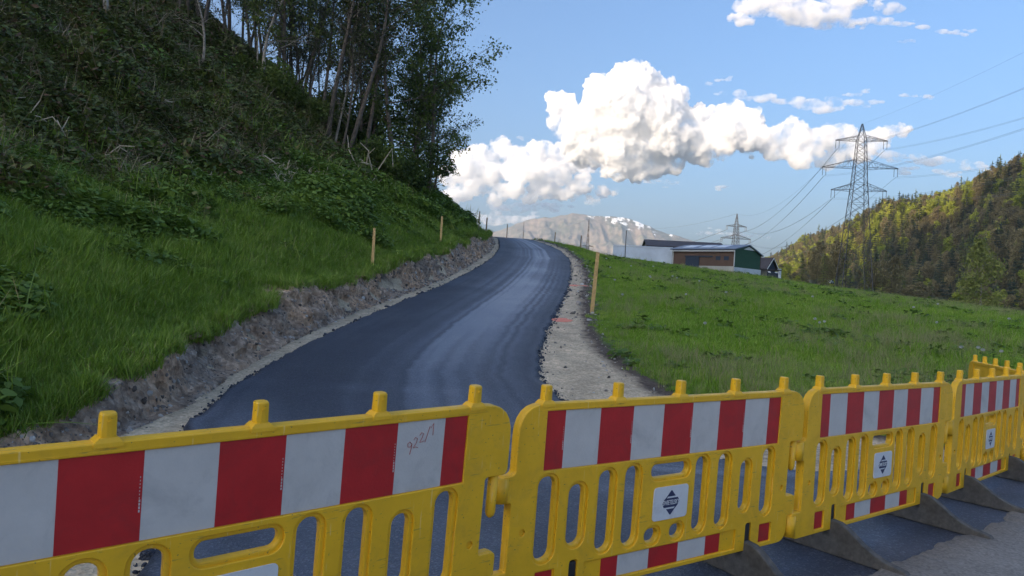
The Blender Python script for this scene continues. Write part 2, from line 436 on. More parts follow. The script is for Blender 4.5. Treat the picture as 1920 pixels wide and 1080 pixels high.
cc = mixc(b, streak, cc, (.20, .235, .31))  # pale blue sheen of the streaks painted as colour
stones = ramp(b, spk.outputs['Color'], [(.66, 0), (.92, .8)]).outputs[0]
cc = mixc(b, mathn(b, 'MULTIPLY', stones, mathn(b, 'ADD', .25, streak)), cc, (.32, .34, .40))  # pale stones also carry the surface sparkle as colour
rg = mathn(b, 'SUBTRACT', ramp(b, mathn(b, 'ADD', mathn(b, 'MULTIPLY', big.outputs[0], .5), mathn(b, 'MULTIPLY', fine.outputs[0], .5)), [(.3, .50), (.7, .68)]).outputs[0], mathn(b, 'MULTIPLY', streak, .28))
co = noise(b, 26, 3, .6, P)
bh = mathn(b, 'ADD', mathn(b, 'MULTIPLY', co.outputs[0], 1.6), mathn(b, 'ADD', mathn(b, 'MULTIPLY', fine.outputs[0], .5), mathn(b, 'MULTIPLY', spk.outputs['Distance'], .8)))
finish(b, cc, rg, bh, .9, .012, .5)
M['asphalt'] = m
road = link_mesh('road', me, m); tag(road, kind='structure', label='freshly laid dark asphalt road climbing between hillside and meadow')
# roller streaks, their pale sheen painted into the colour, follow the road: stored per vertex from the across-road coordinate
nn, mm = RV.shape[:2]
q = np.linspace(0, 1, mm)[None,:] * np.ones((nn, 1)); yy = RV[...,1]
ctr = .60 + .05 * np.sin(yy / 9.)
s1 = np.exp(-((q - ctr) / .22) ** 2)
lines = .5 + .5 * vnoise(q * 21, yy / 60., 0, 31); lines2 = .5 + .5 * vnoise(q * 40, yy / 25., 0, 33)
patch = .5 + .5 * fbm(q * 3, yy / 3.5, 0, 35, 3)
band = smooth(.55, .9, vnoise(q * 1.2, yy * 1.1, 0, 37) * .5 + .5) * smooth(12, 9, yy)
sv = 1.35 * np.clip(s1 * (.16 + 1.2 * lines * lines2) * (.7 + .4 * patch) * (.45 + .55 * smooth(6, 15, yy)) + .10 * lines2 * patch + .12 * band * lines + .22 * smooth(9.5, 5.5, yy) * (.4 + lines2 * patch), 0, .55)  # last term paints extra brightness and sparkle near the barrier
sv[:, :2] = 0; sv[:, -2:] = 0
a = me.attributes.new('streak', 'FLOAT', 'POINT'); a.data.foreach_set('value', sv.ravel().astype(np.float32))

# old worn road the viewer stands on: its edge runs parallel to the barrier
dirv = np.array([.783, .622]); nrm = np.array([.622, -.783]); o0 = np.array([2.29, 4.21])
s = np.concatenate([np.linspace(-30, -3, 60), np.linspace(-3, 6, 300), np.linspace(6.1, 40, 60)])
Lo = o0[None,:] + dirv[None,:] * s[:,None]; Ro = Lo + nrm[None,:] * 5.6
Lo = Lo + nrm[None,:] * (fbm(s * 1.7, s * 0, 0, 44, 5, 2.2, .7) * .05)[:,None]
me, _ = strip('old_road', Lo, Ro, 24, .075, .001, 45, .07)
m, t = mat('worn_asphalt'); b = NB(t)
geo = b.n('NewGeometry'); P = geo.outputs['Position']
n1 = noise(b, 60, 5, .7, P); n2 = noise(b, 2.2, 4, .6, P); vor = b.n('TexVoronoi'); vor.inputs['Scale'].default_value = 70; b.l(P, vor.inputs['Vector'])
c = ramp(b, n1.outputs[0], [(.3, (.20, .18, .165)), (.7, (.38, .35, .315))]).outputs[0]
c = mixc(b, .4, c, ramp(b, vor.outputs['Color'], [(.1, (.10, .095, .09)), (.9, (.34, .32, .30))]).outputs[0])
c = mixc(b, 1.0, c, ramp(b, n2.outputs[0], [(.3, (.85, .84, .83)), (.7, (1.1, 1.08, 1.05))]).outputs[0], 'MULTIPLY')
finish(b, c, .85, n1.outputs[0], .5, .006, .3)
o = link_mesh('old_road', me, m); tag(o, kind='structure', label='worn grey asphalt of the old road in front of the barrier')

# ------------------------------------------------------------------ cut bank of earth and stones on the left of the road
yb = 4.3 + (61 - 4.3) * np.linspace(0, 1, 620) ** 1.5
q = np.linspace(0, 1, 34)
YB, Q = np.meshgrid(yb, q, indexing='ij')
hb = HB(YB); bw = BW(YB)
prof = np.interp(Q.ravel(), [0, .10, .22, .5, .78, .88, .95, 1], [-.05, .02, .10, .52, .93, 1.0, 1.0, .93]).reshape(Q.shape)
xoff = np.interp(Q.ravel(), [0, .10, .22, .5, .78, .88, .95, 1], [-.12, 0, .25, .52, .72, .95, 1.2, 1.45]).reshape(Q.shape)
X = XBB(YB) - xoff * bw
Z0 = G(YB) + prof * hb + np.where(Q > .86, (xoff - .95) * bw * .4, 0)
env = smooth(.03, .2, Q) * (1 - smooth(.84, .98, Q))
big = fbm(X / .8, YB / .8, Z0 / .5, 61, 3); med = fbm(X / .22, YB / .22, Z0 / .18, 63, 3); ridg = 1 - np.abs(vnoise(X / .13, YB / .13, Z0 / .11, 65))
hb = hb * (1 + .28 * vnoise(YB / 1.9, 0, 0, 60) + .12 * vnoise(YB / .7, 0, 0, 59)); Z0 = G(YB) + prof * hb + np.where(Q > .86, (xoff - .95) * bw * .4, 0)
amp = np.clip(hb / .5, .15, 1.4)
dsp = env * amp * (big * .17 + med * .055 + (ridg - .6) * .04)
lipn = smooth(.8, .92, Q) * (fbm(YB / .8, Q * 2, 0, 67, 4) * .34) * amp
X = X + dsp * .8 + lipn
Zb = Z0 + dsp * .45 + (Q > .5) * fbm(YB / .5, 0 * YB, 0, 69, 3) * .04 * amp * smooth(.5, .8, Q)
base_h = Hs(X, YB)
V = np.stack([X, YB, Zb], -1); nn, mm = X.shape; idx = np.arange(nn * mm).reshape(nn, mm)
F = np.stack([idx[:-1,:-1], idx[1:,:-1], idx[1:,1:], idx[:-1,1:]], -1).reshape(-1, 4)
me = mesh_np('bank', V.reshape(-1, 3), F[:, ::-1].copy(), True)
m, t = mat('cut_earth'); b = NB(t)
geo = b.n('NewGeometry'); P = geo.outputs['Position']
n1 = noise(b, 5, 6, .7, P); n2 = noise(b, 32, 5, .7, P); n3 = noise(b, 1.1, 3, .5, P)
v = b.n('TexVoronoi'); v.inputs['Scale'].default_value = 17; b.l(P, v.inputs['Vector'])
c = ramp(b, n1.outputs[0], [(.28, (.17, .115, .08)), (.5, (.46, .335, .24)), (.72, (.76, .60, .46))]).outputs[0]
c = mixc(b, .5, c, mixc(b, 1, c, ramp(b, v.outputs['Color'], [(.1, (.45, .43, .42)), (.9, (1.7, 1.65, 1.6))]).outputs[0], 'MULTIPLY'))
c = mixc(b, 1.0, c, ramp(b, n3.outputs[0], [(.35, (.72, .76, .82)), (.65, (1.15, 1.05, .95))]).outputs[0], 'MULTIPLY')  # broad mottling puts dark recesses and light faces into the earth colour
bh = mathn(b, 'ADD', n2.outputs[0], mathn(b, 'MULTIPLY', v.outputs['Distance'], 1.2))
finish(b, c, .93, bh, .9, .04, .15)
M['earth'] = m
o = link_mesh('bank', me, m); tag(o, kind='structure', label='cut bank of bare stony earth left of the new road')

# ------------------------------------------------------------------ instancing of uncountable things
def scatter_group(name, coll):
    ng = bpy.data.node_groups.new(name, 'GeometryNodeTree')
    ng.interface.new_socket('Geometry', in_out='INPUT', socket_type='NodeSocketGeometry')
    ng.interface.new_socket('Geometry', in_out='OUTPUT', socket_type='NodeSocketGeometry')
    N = ng.nodes; gi = N.new('NodeGroupInput'); go = N.new('NodeGroupOutput')
    iop = N.new('GeometryNodeInstanceOnPoints'); ci = N.new('GeometryNodeCollectionInfo')
    ci.inputs['Collection'].default_value = coll; ci.inputs['Separate Children'].default_value = True
    ci.inputs['Reset Children'].default_value = True
    def attr(nm, ty):
        a = N.new('GeometryNodeInputNamedAttribute'); a.data_type = ty; a.inputs['Name'].default_value = nm; return a
    r, s_, i_ = attr('rot', 'FLOAT_VECTOR'), attr('scl', 'FLOAT'), attr('idx', 'INT')
    e2r = N.new('FunctionNodeEulerToRotation')
    L = ng.links
    L.new(gi.outputs[0], iop.inputs['Points']); L.new(ci.outputs[0], iop.inputs['Instance'])
    iop.inputs['Pick Instance'].default_value = True
    L.new(i_.outputs['Attribute'], iop.inputs['Instance Index']); L.new(r.outputs['Attribute'], e2r.inputs[0])
    L.new(e2r.outputs[0], iop.inputs['Rotation']); L.new(s_.outputs['Attribute'], iop.inputs['Scale'])
    L.new(iop.outputs[0], go.inputs[0]); return ng
def scatter(name, P, rot, scl, idx, variants, label, coll=None):
    if coll is None:
        coll = bpy.data.collections.new(name + '_kinds')
        for k, (me, mt) in enumerate(variants):
            o = bpy.data.objects.new('%s_kind_%02d' % (name, k), me)
            if mt is not None and not me.materials: me.materials.append(mt)
            coll.objects.link(o)
    me = bpy.data.meshes.new(name); me.vertices.add(len(P)); me.vertices.foreach_set('co', np.asarray(P, np.float32).ravel())
    a = me.attributes.new('rot', 'FLOAT_VECTOR', 'POINT'); a.data.foreach_set('vector', np.asarray(rot, np.float32).ravel())
    a = me.attributes.new('scl', 'FLOAT', 'POINT'); a.data.foreach_set('value', np.asarray(scl, np.float32))
    a = me.attributes.new('idx', 'INT', 'POINT'); a.data.foreach_set('value', np.asarray(idx, np.int32))
    o = link_mesh(name, me); md = o.modifiers.new('scatter', 'NODES'); md.node_group = scatter_group(name, coll)
    tag(o, label=label, kind='stuff'); return o

rng = np.random.default_rng(7)
def blades(seed, n, h0, h1, spread, wid, curl=.5, seedhead=0.):
    r = np.random.default_rng(seed); V = []; F3 = []; F4 = []; b0 = 0
    for i in range(n):
        h = r.uniform(h0, h1); a = r.uniform(0, 2 * np.pi); rad = spread * np.sqrt(r.uniform())
        base = np.array([np.cos(a) * rad, np.sin(a) * rad, -.03]); d = r.uniform(0, 2 * np.pi)
        dv = np.array([np.cos(d), np.sin(d), 0]); w = np.array([-dv[1], dv[0], 0]) * wid * r.uniform(.7, 1.3)
        lean = r.uniform(.08, curl)
        p = [base + dv * lean * h * tt ** 1.8 + np.array([0, 0, h * tt * (1 - .25 * lean * tt)]) for tt in (0, .4, .75, 1)]
        vs = [p[0] - w, p[0] + w, p[1] - w * .9, p[1] + w * .9, p[2] - w * .6, p[2] + w * .6, p[3]]
        V += vs; F4 += [(b0, b0 + 1, b0 + 3, b0 + 2), (b0 + 2, b0 + 3, b0 + 5, b0 + 4)]; F3 += [(b0 + 4, b0 + 5, b0 + 6)]; b0 += 7
    return mesh_np('tuft', np.array(V), [np.array(F4), np.array(F3)])
def leafclump(seed, n, rad, h, size, flat=.5):
    r = np.random.default_rng(seed); V = []; F = []
    for i in range(n):
        a = r.uniform(0, 2 * np.pi); q = rad * np.sqrt(r.uniform()); z = h * r.uniform(.1, 1) * (1 - .4 * (q / rad) ** 2)
        c = np.array([np.cos(a) * q, np.sin(a) * q, z]); s = size * r.uniform(.6, 1.3)
        t_ = r.uniform(0, 2 * np.pi); u = np.array([np.cos(t_), np.sin(t_), r.uniform(-.5, .3)]); u /= np.linalg.norm(u)
        nn = np.array([r.normal() * flat, r.normal() * flat, 1]); v = np.cross(nn, u); v /= np.linalg.norm(v); up = np.cross(u, v)
        b0 = len(V)
        V += [c - u * s, c - u * s * .3 + v * s * .5 - up * s * .12, c + u * s * .55 + v * s * .34 - up * s * .1, c + u * s * 1.1 - up * s * .25, c + u * s * .55 - v * s * .34 - up * s * .1, c - u * s * .3 - v * s * .5 - up * s * .12]
        F += [(b0, b0 + 1, b0 + 2, b0 + 3), (b0, b0 + 3, b0 + 4, b0 + 5)]
    return mesh_np('clump', np.array(V), np.array(F))
def wedge(n, y0, y1, a0f, a1f, p):
    """points denser near the viewer; X between a0f(Y) and a1f(Y)"""
    u = rng.uniform(size=n); e_ = 2 - p
    Y = (y0 ** e_ + u * (y1 ** e_ - y0 ** e_)) ** (1 / e_)
    x0, x1 = a0f(Y), a1f(Y); X = x0 + (x1 - x0) * rng.uniform(size=n)
    return X, Y
def rots(n, tilt=.15):
    return np.stack([rng.normal(0, tilt, n), rng.normal(0, tilt, n), rng.uniform(0, 2 * np.pi, n)], 1)

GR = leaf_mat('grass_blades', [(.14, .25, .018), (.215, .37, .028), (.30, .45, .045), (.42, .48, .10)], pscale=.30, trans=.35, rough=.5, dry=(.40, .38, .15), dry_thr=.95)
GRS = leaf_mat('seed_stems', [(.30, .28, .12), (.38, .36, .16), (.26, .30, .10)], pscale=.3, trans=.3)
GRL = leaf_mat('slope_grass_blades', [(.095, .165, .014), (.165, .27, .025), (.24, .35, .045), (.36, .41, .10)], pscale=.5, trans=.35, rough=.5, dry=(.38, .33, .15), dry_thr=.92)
STRAWB = leaf_mat('dead_stems', [(.20, .15, .09), (.32, .25, .16), (.40, .33, .22)], pscale=.5, trans=.1)
BR = leaf_mat('bramble_leaves', [(.045, .055, .013), (.085, .110, .024), (.135, .165, .038), (.19, .16, .06)], pscale=.6, trans=.25, dry=(.13, .075, .035), dry_thr=.94)
NET = leaf_mat('nettle_leaves', [(.065, .11, .014), (.12, .20, .027), (.19, .28, .045)], pscale=.6, trans=.3)
gv = [(blades(100 + k, 26, .05, [.13, .17, .21, .15][k], .11, .0050, .95), GR) for k in range(4)]
gv.append((blades(110, 14, .22, .38, .09, .0028, .5), GRS))
# meadow right of the road
X, Y = wedge(90000, 7.6, 66, lambda y: np.minimum(XVR(y) - .1, y * .3), lambda y: np.minimum(y * .78 + 1, 60), 1.62)
sdv = sd_grass(X, Y) + fbm(X / .5, Y / .5, 0, 71, 3) * .22
dens = .5 + .5 * fbm(X / 1.4, Y / 1.4, 0, 73, 3)
k = (sdv > .05) & (X > XVR(Y) - .3) & (rng.uniform(size=len(X)) < np.clip(.55 + dens, .3, 1) * np.clip(.25 + sdv * 1.4, 0, 1))
X, Y = X[k], Y[k]
sc = (.62 + .5 * rng.uniform(size=len(X))) * (.75 + .5 * (.5 + .5 * fbm(X / 1.2, Y / 1.2, 0, 75, 2))) * np.clip((Y / 12) ** .2, .8, 1.2) * np.clip(.55 + .5 * sd_grass(X, Y), .5, 1)
ii = rng.integers(0, 4, len(X)); ii = np.where((rng.uniform(size=len(X)) < .045 * np.clip(.5 + 2.6 * fbm(X / 2.4, Y / 2.4, 0, 77, 3), 0, 3)), 4, ii)
scatter('meadow_grass', np.stack([X, Y, Hs(X, Y)], 1), rots(len(X)), sc, ii, gv, 'green meadow grass right of the road')
# low broad-leaved weeds in the meadow
wv_ = [(leafclump(130 + k, 26, .16, .14, .045, .5), NET) for k in range(3)]
X, Y = wedge(1800, 8, 60, lambda y: XVR(y), lambda y: y * .76, 1.6)
k = (sd_grass(X, Y) > .1) & (fbm(X / 1.3, Y / 1.3, 0, 79, 3) > .12); X, Y = X[k], Y[k]
scatter('meadow_herbs', np.stack([X, Y, Hs(X, Y)], 1), rots(len(X)), rng.uniform(.6, 1.5, len(X)) * np.clip((Y / 12) ** .3, .8, 1.5), rng.integers(0, 3, len(X)), wv_, 'dark broad-leaved herbs growing low in the meadow')
# grass on the left slope
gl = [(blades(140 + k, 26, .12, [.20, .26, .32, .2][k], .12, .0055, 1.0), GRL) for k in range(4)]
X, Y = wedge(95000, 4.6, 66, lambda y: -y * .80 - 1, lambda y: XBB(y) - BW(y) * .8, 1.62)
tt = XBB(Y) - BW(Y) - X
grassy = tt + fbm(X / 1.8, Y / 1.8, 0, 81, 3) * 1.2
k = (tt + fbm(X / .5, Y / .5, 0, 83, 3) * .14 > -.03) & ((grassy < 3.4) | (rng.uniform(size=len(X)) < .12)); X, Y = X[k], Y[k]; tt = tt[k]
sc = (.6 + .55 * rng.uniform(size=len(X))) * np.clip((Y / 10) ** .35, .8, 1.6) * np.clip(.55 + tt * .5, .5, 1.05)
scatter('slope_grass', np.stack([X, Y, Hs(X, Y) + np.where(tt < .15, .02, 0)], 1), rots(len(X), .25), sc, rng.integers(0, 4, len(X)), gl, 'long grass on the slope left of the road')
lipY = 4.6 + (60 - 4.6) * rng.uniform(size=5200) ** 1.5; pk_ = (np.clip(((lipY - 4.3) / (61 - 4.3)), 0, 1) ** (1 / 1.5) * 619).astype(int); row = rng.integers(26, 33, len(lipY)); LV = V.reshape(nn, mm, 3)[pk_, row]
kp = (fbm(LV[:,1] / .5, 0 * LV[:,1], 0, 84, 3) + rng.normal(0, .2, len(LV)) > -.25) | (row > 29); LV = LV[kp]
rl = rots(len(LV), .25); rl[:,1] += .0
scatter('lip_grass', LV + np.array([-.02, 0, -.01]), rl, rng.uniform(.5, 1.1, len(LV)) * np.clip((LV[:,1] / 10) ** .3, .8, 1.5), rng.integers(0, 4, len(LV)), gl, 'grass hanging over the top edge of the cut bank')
# nettles and leafy growth over the grass, then brambles higher up
bl = [(leafclump(150 + k, 34, .24, .34, .05, .7), NET) for k in range(3)] + [(leafclump(160 + k, 40, .30, .42, .048, .9), BR) for k in range(4)] + [(leafclump(170, 60, .24, .55, .055, .9), NET), (leafclump(171, 46, .32, .5, .06, 1.1), BR), (blades(172, 22, .4, .95, .22, .006, 1.3), STRAWB), (blades(173, 34, .2, .6, .28, .005, 1.2), GRL)]
X, Y = wedge(150000, 4.6, 68, lambda y: -y * .80 - 1, lambda y: XBB(y) - BW(y), 1.45)
tt = XBB(Y) - BW(Y) - X + fbm(X / 1.8, Y / 1.8, 0, 81, 3) * 1.2
k = (tt > 2.3) | ((tt > .9) & (fbm(X / 1.3, Y / 1.3, 0, 85, 3) > .35) & (rng.uniform(size=len(X)) < .5)); X, Y, tt = X[k], Y[k], tt[k]
ii = np.where(tt + rng.normal(0, .6, len(X)) < 5.6, rng.integers(0, 3, len(X)), rng.integers(3, 7, len(X)))
vz = fbm(X / 1.7, Y / 1.7, 0, 88, 3); ru = rng.uniform(size=len(X))
ii = np.where((vz > .3) & (ru < .025) & (tt > 2.5), 7, ii); ii = np.where((vz < -.15) & (ru < .10) & (tt > 4), 8, ii); ii = np.where((ru > .985) & (tt > 4.5), 9, ii); ii = np.where((ru > .89) & (ru < .94) & (fbm(X / 3.1, Y / 3.1, 0, 89, 2) > .1), 10, ii)
sc = rng.uniform(.6, 1.35, len(X)) * np.clip((Y / 14) ** .45, .75, 1.9) * (.85 + .6 * np.clip(fbm(X / 1.1, Y / 1.1, 0, 87, 3), -.6, .8))
scatter('undergrowth', np.stack([X, Y, Hs(X, Y) - .03], 1), rots(len(X), .3), sc, ii, bl, 'dense nettles and brambles covering the hillside')

# stones and clods on the verge and bank
def stone(seed):
    r = np.random.default_rng(seed); mb = bpy.data.meshes.new('stone')
    import bmesh
    bm = bmesh.new(); bmesh.ops.create_icosphere(bm, subdivisions=2, radius=1)
    s_ = r.uniform(.6, 1.2, 3)
    for v in bm.verts:
        n = float(vnoise(v.co.x * 1.3 + seed, v.co.y * 1.3, v.co.z * 1.3, seed)); v.co = Vector((v.co.x * s_[0], v.co.y * s_[1], v.co.z * s_[2] * .7)) * (1 + .35 * n)
    bm.to_mesh(mb); bm.free(); return mb
m, t = mat('stone_mat'); b = NB(t); oi = b.n('ObjectInfo'); g = b.n('TexCoord')
n1 = noise(b, 3, 4, .6, g.outputs['Object'])
c = ramp(b, oi.outputs['Random'], [(0, (.09, .078, .07)), (.45, (.24, .20, .17)), (.8, (.40, .36, .32)), (1, (.62, .58, .54))]).outputs[0]
c = mixc(b, .5, c, mixc(b, 1, c, ramp(b, n1.outputs[0], [(.3, .6), (.7, 1.4)]).outputs[0], 'MULTIPLY'))
finish(b, c, .9, n1.outputs[0], .4, .05, .2); M['stone'] = m
st_ = [(stone(k + 3), m) for k in range(6)]
# on the bank face, using the bank's own vertices
pick = rng.integers(0, nn * mm, 9000); PV = V.reshape(-1, 3)[pick]; Qf = Q.ravel()[pick]
k = (Qf > .02) & (Qf < .86) & (rng.uniform(size=len(pick)) < 1.0 - Qf * .8); PV = PV[k]
s1 = rng.gamma(1.2, .008, len(PV)) + .004; s1 = np.minimum(s1, .06) * np.clip(PV[:,1] / 14, .8, 1.7)
# along both verges
Xv, Yv_ = wedge(15000, 3.2, 60, lambda y: XBB(y) - .1, lambda y: XVR(y) + .5, 1.5)
def in_asphalt(X, Y):
    xl = np.interp(Y, AL[::-1,1], AL[::-1,0]); Yr = AR[:15]; xr = np.interp(Y, Yr[::-1,1], Yr[::-1,0])
    mouth = (Y < 9) & (X > xl) & ((X < .7) | (Y < np.interp(X, [.6,1.0,1.8,2.6,3.7,4.9,7], [9,7.5,6.7,6.3,6.42,6.75,8.45])))
    return ((X > xl - .12) & (X < xr + .1) & (Y >= 9)) | mouth | ((Y < 9.5) & (X > xl - .1) & (X < .6))
k = (~in_asphalt(Xv, Yv_)) & (sd_grass(Xv, Yv_) < .25)
dedge = np.abs(sd_grass(Xv, Yv_)); k &= rng.uniform(size=len(Xv)) < np.clip(.9 - dedge * 1.4, .16, 1)
Xv, Yv_ = Xv[k], Yv_[k]; PG = np.stack([Xv, Yv_, Hs(Xv, Yv_) + .002], 1)
s2 = rng.gamma(1.1, .008, len(PG)) + .003; s2 = np.minimum(s2, .06) * np.clip(PG[:,1] / 12, .8, 2)
PS = np.vstack([PV, PG]); S = np.concatenate([s1, s2])
scatter('gravel', PS, rng.uniform(0, 6.28, (len(PS), 3)), S, rng.integers(0, 6, len(PS)), st_, 'loose stones and grit on the bank and verges')
# black asphalt crumbs along the ragged edges of the new layer
E1 = PL[rng.integers(60, 569, 2600)]; E2 = PR[rng.integers(60, 569, 2600)]
E_ = np.vstack([E1 + np.stack([-np.abs(rng.normal(.02, .05, 2600)), rng.normal(0, .06, 2600)], 1), E2 + np.stack([np.abs(rng.normal(.02, .06, 2600)), rng.normal(0, .06, 2600)], 1)])
far_ = np.clip(E_[:,1] / 14, .8, 1.3)
scatter('asphalt_crumbs', np.stack([E_[:,0], E_[:,1], Hs(E_[:,0], E_[:,1]) + .004], 1), rng.uniform(0, 6.28, (len(E_), 3)), (rng.gamma(.9, .009, len(E_)) + .003) * far_, rng.integers(0, 6, len(E_)), [(s_[0].copy(), None) for s_ in st_], 'black asphalt crumbs along the edges of the new road')
for o in bpy.data.collections['asphalt_crumbs_kinds'].objects: o.data.materials.clear(); o.data.materials.append(M['asphalt'])

# ------------------------------------------------------------------ barrier panels
def rrect(x0, x1, z0, z1, r, n=5):
    r = min(r, (x1 - x0) / 2 - 1e-4, (z1 - z0) / 2 - 1e-4); P = []
    for cx, cz, a0 in ((x1 - r, z1 - r, 0), (x0 + r, z1 - r, 90), (x0 + r, z0 + r, 180), (x1 - r, z0 + r, 270)):
        for k in range(n + 1):
            a = R(a0 + 90 * k / n); P.append((cx + r * math.cos(a), cz + r * math.sin(a)))
    return P
def roundpoly(P, r, n=4):
    """round the corners of a polygon; r per corner"""
    out = []; N = len(P)
    for i in range(N):
        p = Vector(P[i]); a = Vector(P[i - 1]) - p; c = Vector(P[(i + 1) % N]) - p
        rr = min(r[i], a.length * .49, c.length * .49)
        if rr < 1e-4: out.append(tuple(p)); continue
        A = p + a.normalized() * rr; B = p + c.normalized() * rr
        for k in range(n + 1):
            t_ = k / n; q = A * (1 - t_) ** 2 + p * 2 * t_ * (1 - t_) + B * t_ ** 2; out.append(tuple(q))
    return out
def plate(name, outline, holes, depth, bevel, y=0):
    """2D outline with holes in the x-z plane -> solid with rounded edges (mesh)"""
    cu = bpy.data.curves.new(name, 'CURVE'); cu.dimensions = '2D'; cu.fill_mode = 'BOTH'
    cu.extrude = max(depth / 2 - bevel, 0); cu.bevel_depth = bevel; cu.bevel_resolution = 2
    for P in [outline] + holes:
        sp = cu.splines.new('POLY'); sp.points.add(len(P) - 1); sp.use_cyclic_u = True
        for q_, p in zip(sp.points, P): q_.co = (p[0], p[1], 0, 1)
    ob = bpy.data.objects.new(name, cu); C.objects.link(ob)
    dg = bpy.context.evaluated_depsgraph_get(); me = bpy.data.meshes.new_from_object(ob.evaluated_get(dg))
    bpy.data.objects.remove(ob); bpy.data.curves.remove(cu)
    me.transform(Matrix.Translation((0, y, 0)) @ Matrix.Rotation(R(90), 4, 'X')); me.update(); return me
def join(name, meshes):
    import bmesh
    bm = bmesh.new()
    for m_ in meshes: bm.from_mesh(m_)
    me = bpy.data.meshes.new(name); bm.to_mesh(me); bm.free()
    return me
def text_mesh(txt, size, depth=.0006, shear=0):
    cu = bpy.data.curves.new('lettering', 'FONT'); cu.body = txt; cu.size = size; cu.extrude = depth; cu.align_x = 'CENTER'; cu.align_y = 'CENTER'; cu.shear = shear
    cu.offset = size * .012
    ob = bpy.data.objects.new('lettering', cu); C.objects.link(ob)
    dg = bpy.context.evaluated_depsgraph_get(); me = bpy.data.meshes.new_from_object(ob.evaluated_get(dg))
    bpy.data.objects.remove(ob); bpy.data.curves.remove(cu)
    me.transform(Matrix.Rotation(R(90), 4, 'X')); return me

SLOTS = [(-.02,.08,-.64,-.275,.045), (.15,.245,-.60,-.325,.045), (.32,.415,-.65,-.28,.045), (.48,.575,-.65,-.275,.045),
         (.645,.905,-.355,-.282,.034), (.63,.725,-.66,-.585,.036), (.80,.89,-.66,-.585,.036),
         (.955,1.045,-.65,-.27,.045), (1.125,1.215,-.65,-.27,.045), (1.305,1.385,-.59,-.32,.04), (1.485,1.575,-.63,-.27,.045)]
FS = [(.175,.228), (1.373,1.426)]                     # foot slots, open at the bottom edge
out = [(-.14,.028), (1.815,.028), (1.815,-.245), (1.705,-.245), (1.705,-.555), (1.79,-.555), (1.79,-.655), (1.73,-.655), (1.73,-.80),
       (1.426,-.80), (1.426,-.655), (1.373,-.655), (1.373,-.80), (.228,-.80), (.228,-.655), (.175,-.655), (.175,-.80),
       (-.25,-.80), (-.25,-.66), (-.155,-.66), (-.155,-.365), (-.20,-.365), (-.20,-.262), (-.14,-.262)]
rad = [.13, .13, .02, .02, .015, .02, .02, .02, .09, 0, .02, .02, 0, 0, .02, .02, 0, .10, .02, .012, .012, .015, .015, .03]
OUT = roundpoly(out, rad, 6)
def inset_shape(P, d):
    n = len(P); o = []
    for i in range(n):
        p = Vector(P[i]); a = Vector(P[i - 1]); c_ = Vector(P[(i + 1) % n])
        t_ = (c_ - a); t_ = t_.normalized() if t_.length > 1e-9 else Vector((1, 0)); nrm_ = Vector((-t_.y, t_.x)); o.append(tuple(p + nrm_ * d))
    return o
holes = [rrect(a, b_, c_, d, r) for a, b_, c_, d, r in SLOTS]
holes_o = [rrect(a - .014, b_ + .014, c_ - .014, d + .014, r + .014) for a, b_, c_, d, r in SLOTS]
foilrec = rrect(-.005, 1.605, -.255, .004, .004, 2)
dimp = [rrect(-.108, -.072, -.518, -.482, .0179), rrect(1.642, 1.678, -.518, -.482, .0179)]
lowrec = [rrect(-.01, .10, -.786, -.676, .006, 2), rrect(.26, 1.30, -.786, -.676, .006, 2), rrect(1.49, 1.60, -.786, -.676, .006, 2)]
body_full = plate('barrier_body', OUT, holes, .030, .005)              # core web
skins = [plate('skin', OUT, holes_o + [foilrec] + dimp + lowrec, .011, .0035, y=s_ * .0185) for s_ in (-1, 1)]
mb = MB()
core = join('barrier_body', [body_full] + skins)
rail = MB(); rail.tube([(x_, 0, .0115) for x_ in (-.03, .4, .8, 1.2, 1.70)], [.0195] * 5, 12); rail.tube([(x_, -.0185, .0085) for x_ in (-.02, .4, .8, 1.2, 1.69)], [.0062] * 5, 8)
pinm = MB()
def sock(mb, x, z0, z1, r, n=12):
    mb.bar((x, 0, z0), (x, 0, z1), r, r, n)
# hinge barrels: eye on the left, tongue and pin on the right
hb_ = MB(); sock(hb_, -.205, -.362, -.265, .038, 14); BARREL = hb_.mesh('hinge_eye', True)
hb_ = MB(); sock(hb_, -.235, -.785, -.672, .036, 14); BARREL2 = hb_.mesh('hinge_eye', True)
hp_ = MB(); hp_.tube([(1.768, 0, -.24), (1.768, 0, -.395), (1.768, 0, -.41), (1.768, 0, -.418)], [.02, .02, .016, .008], 10); HPIN = hp_.mesh('hinge_pin', True)
hp_ = MB(); sock(hp_, 1.765, -.70, -.65, .018, 10); HPIN2 = hp_.mesh('hinge_pin', True)
RAIL = rail.mesh('top_rail', True)
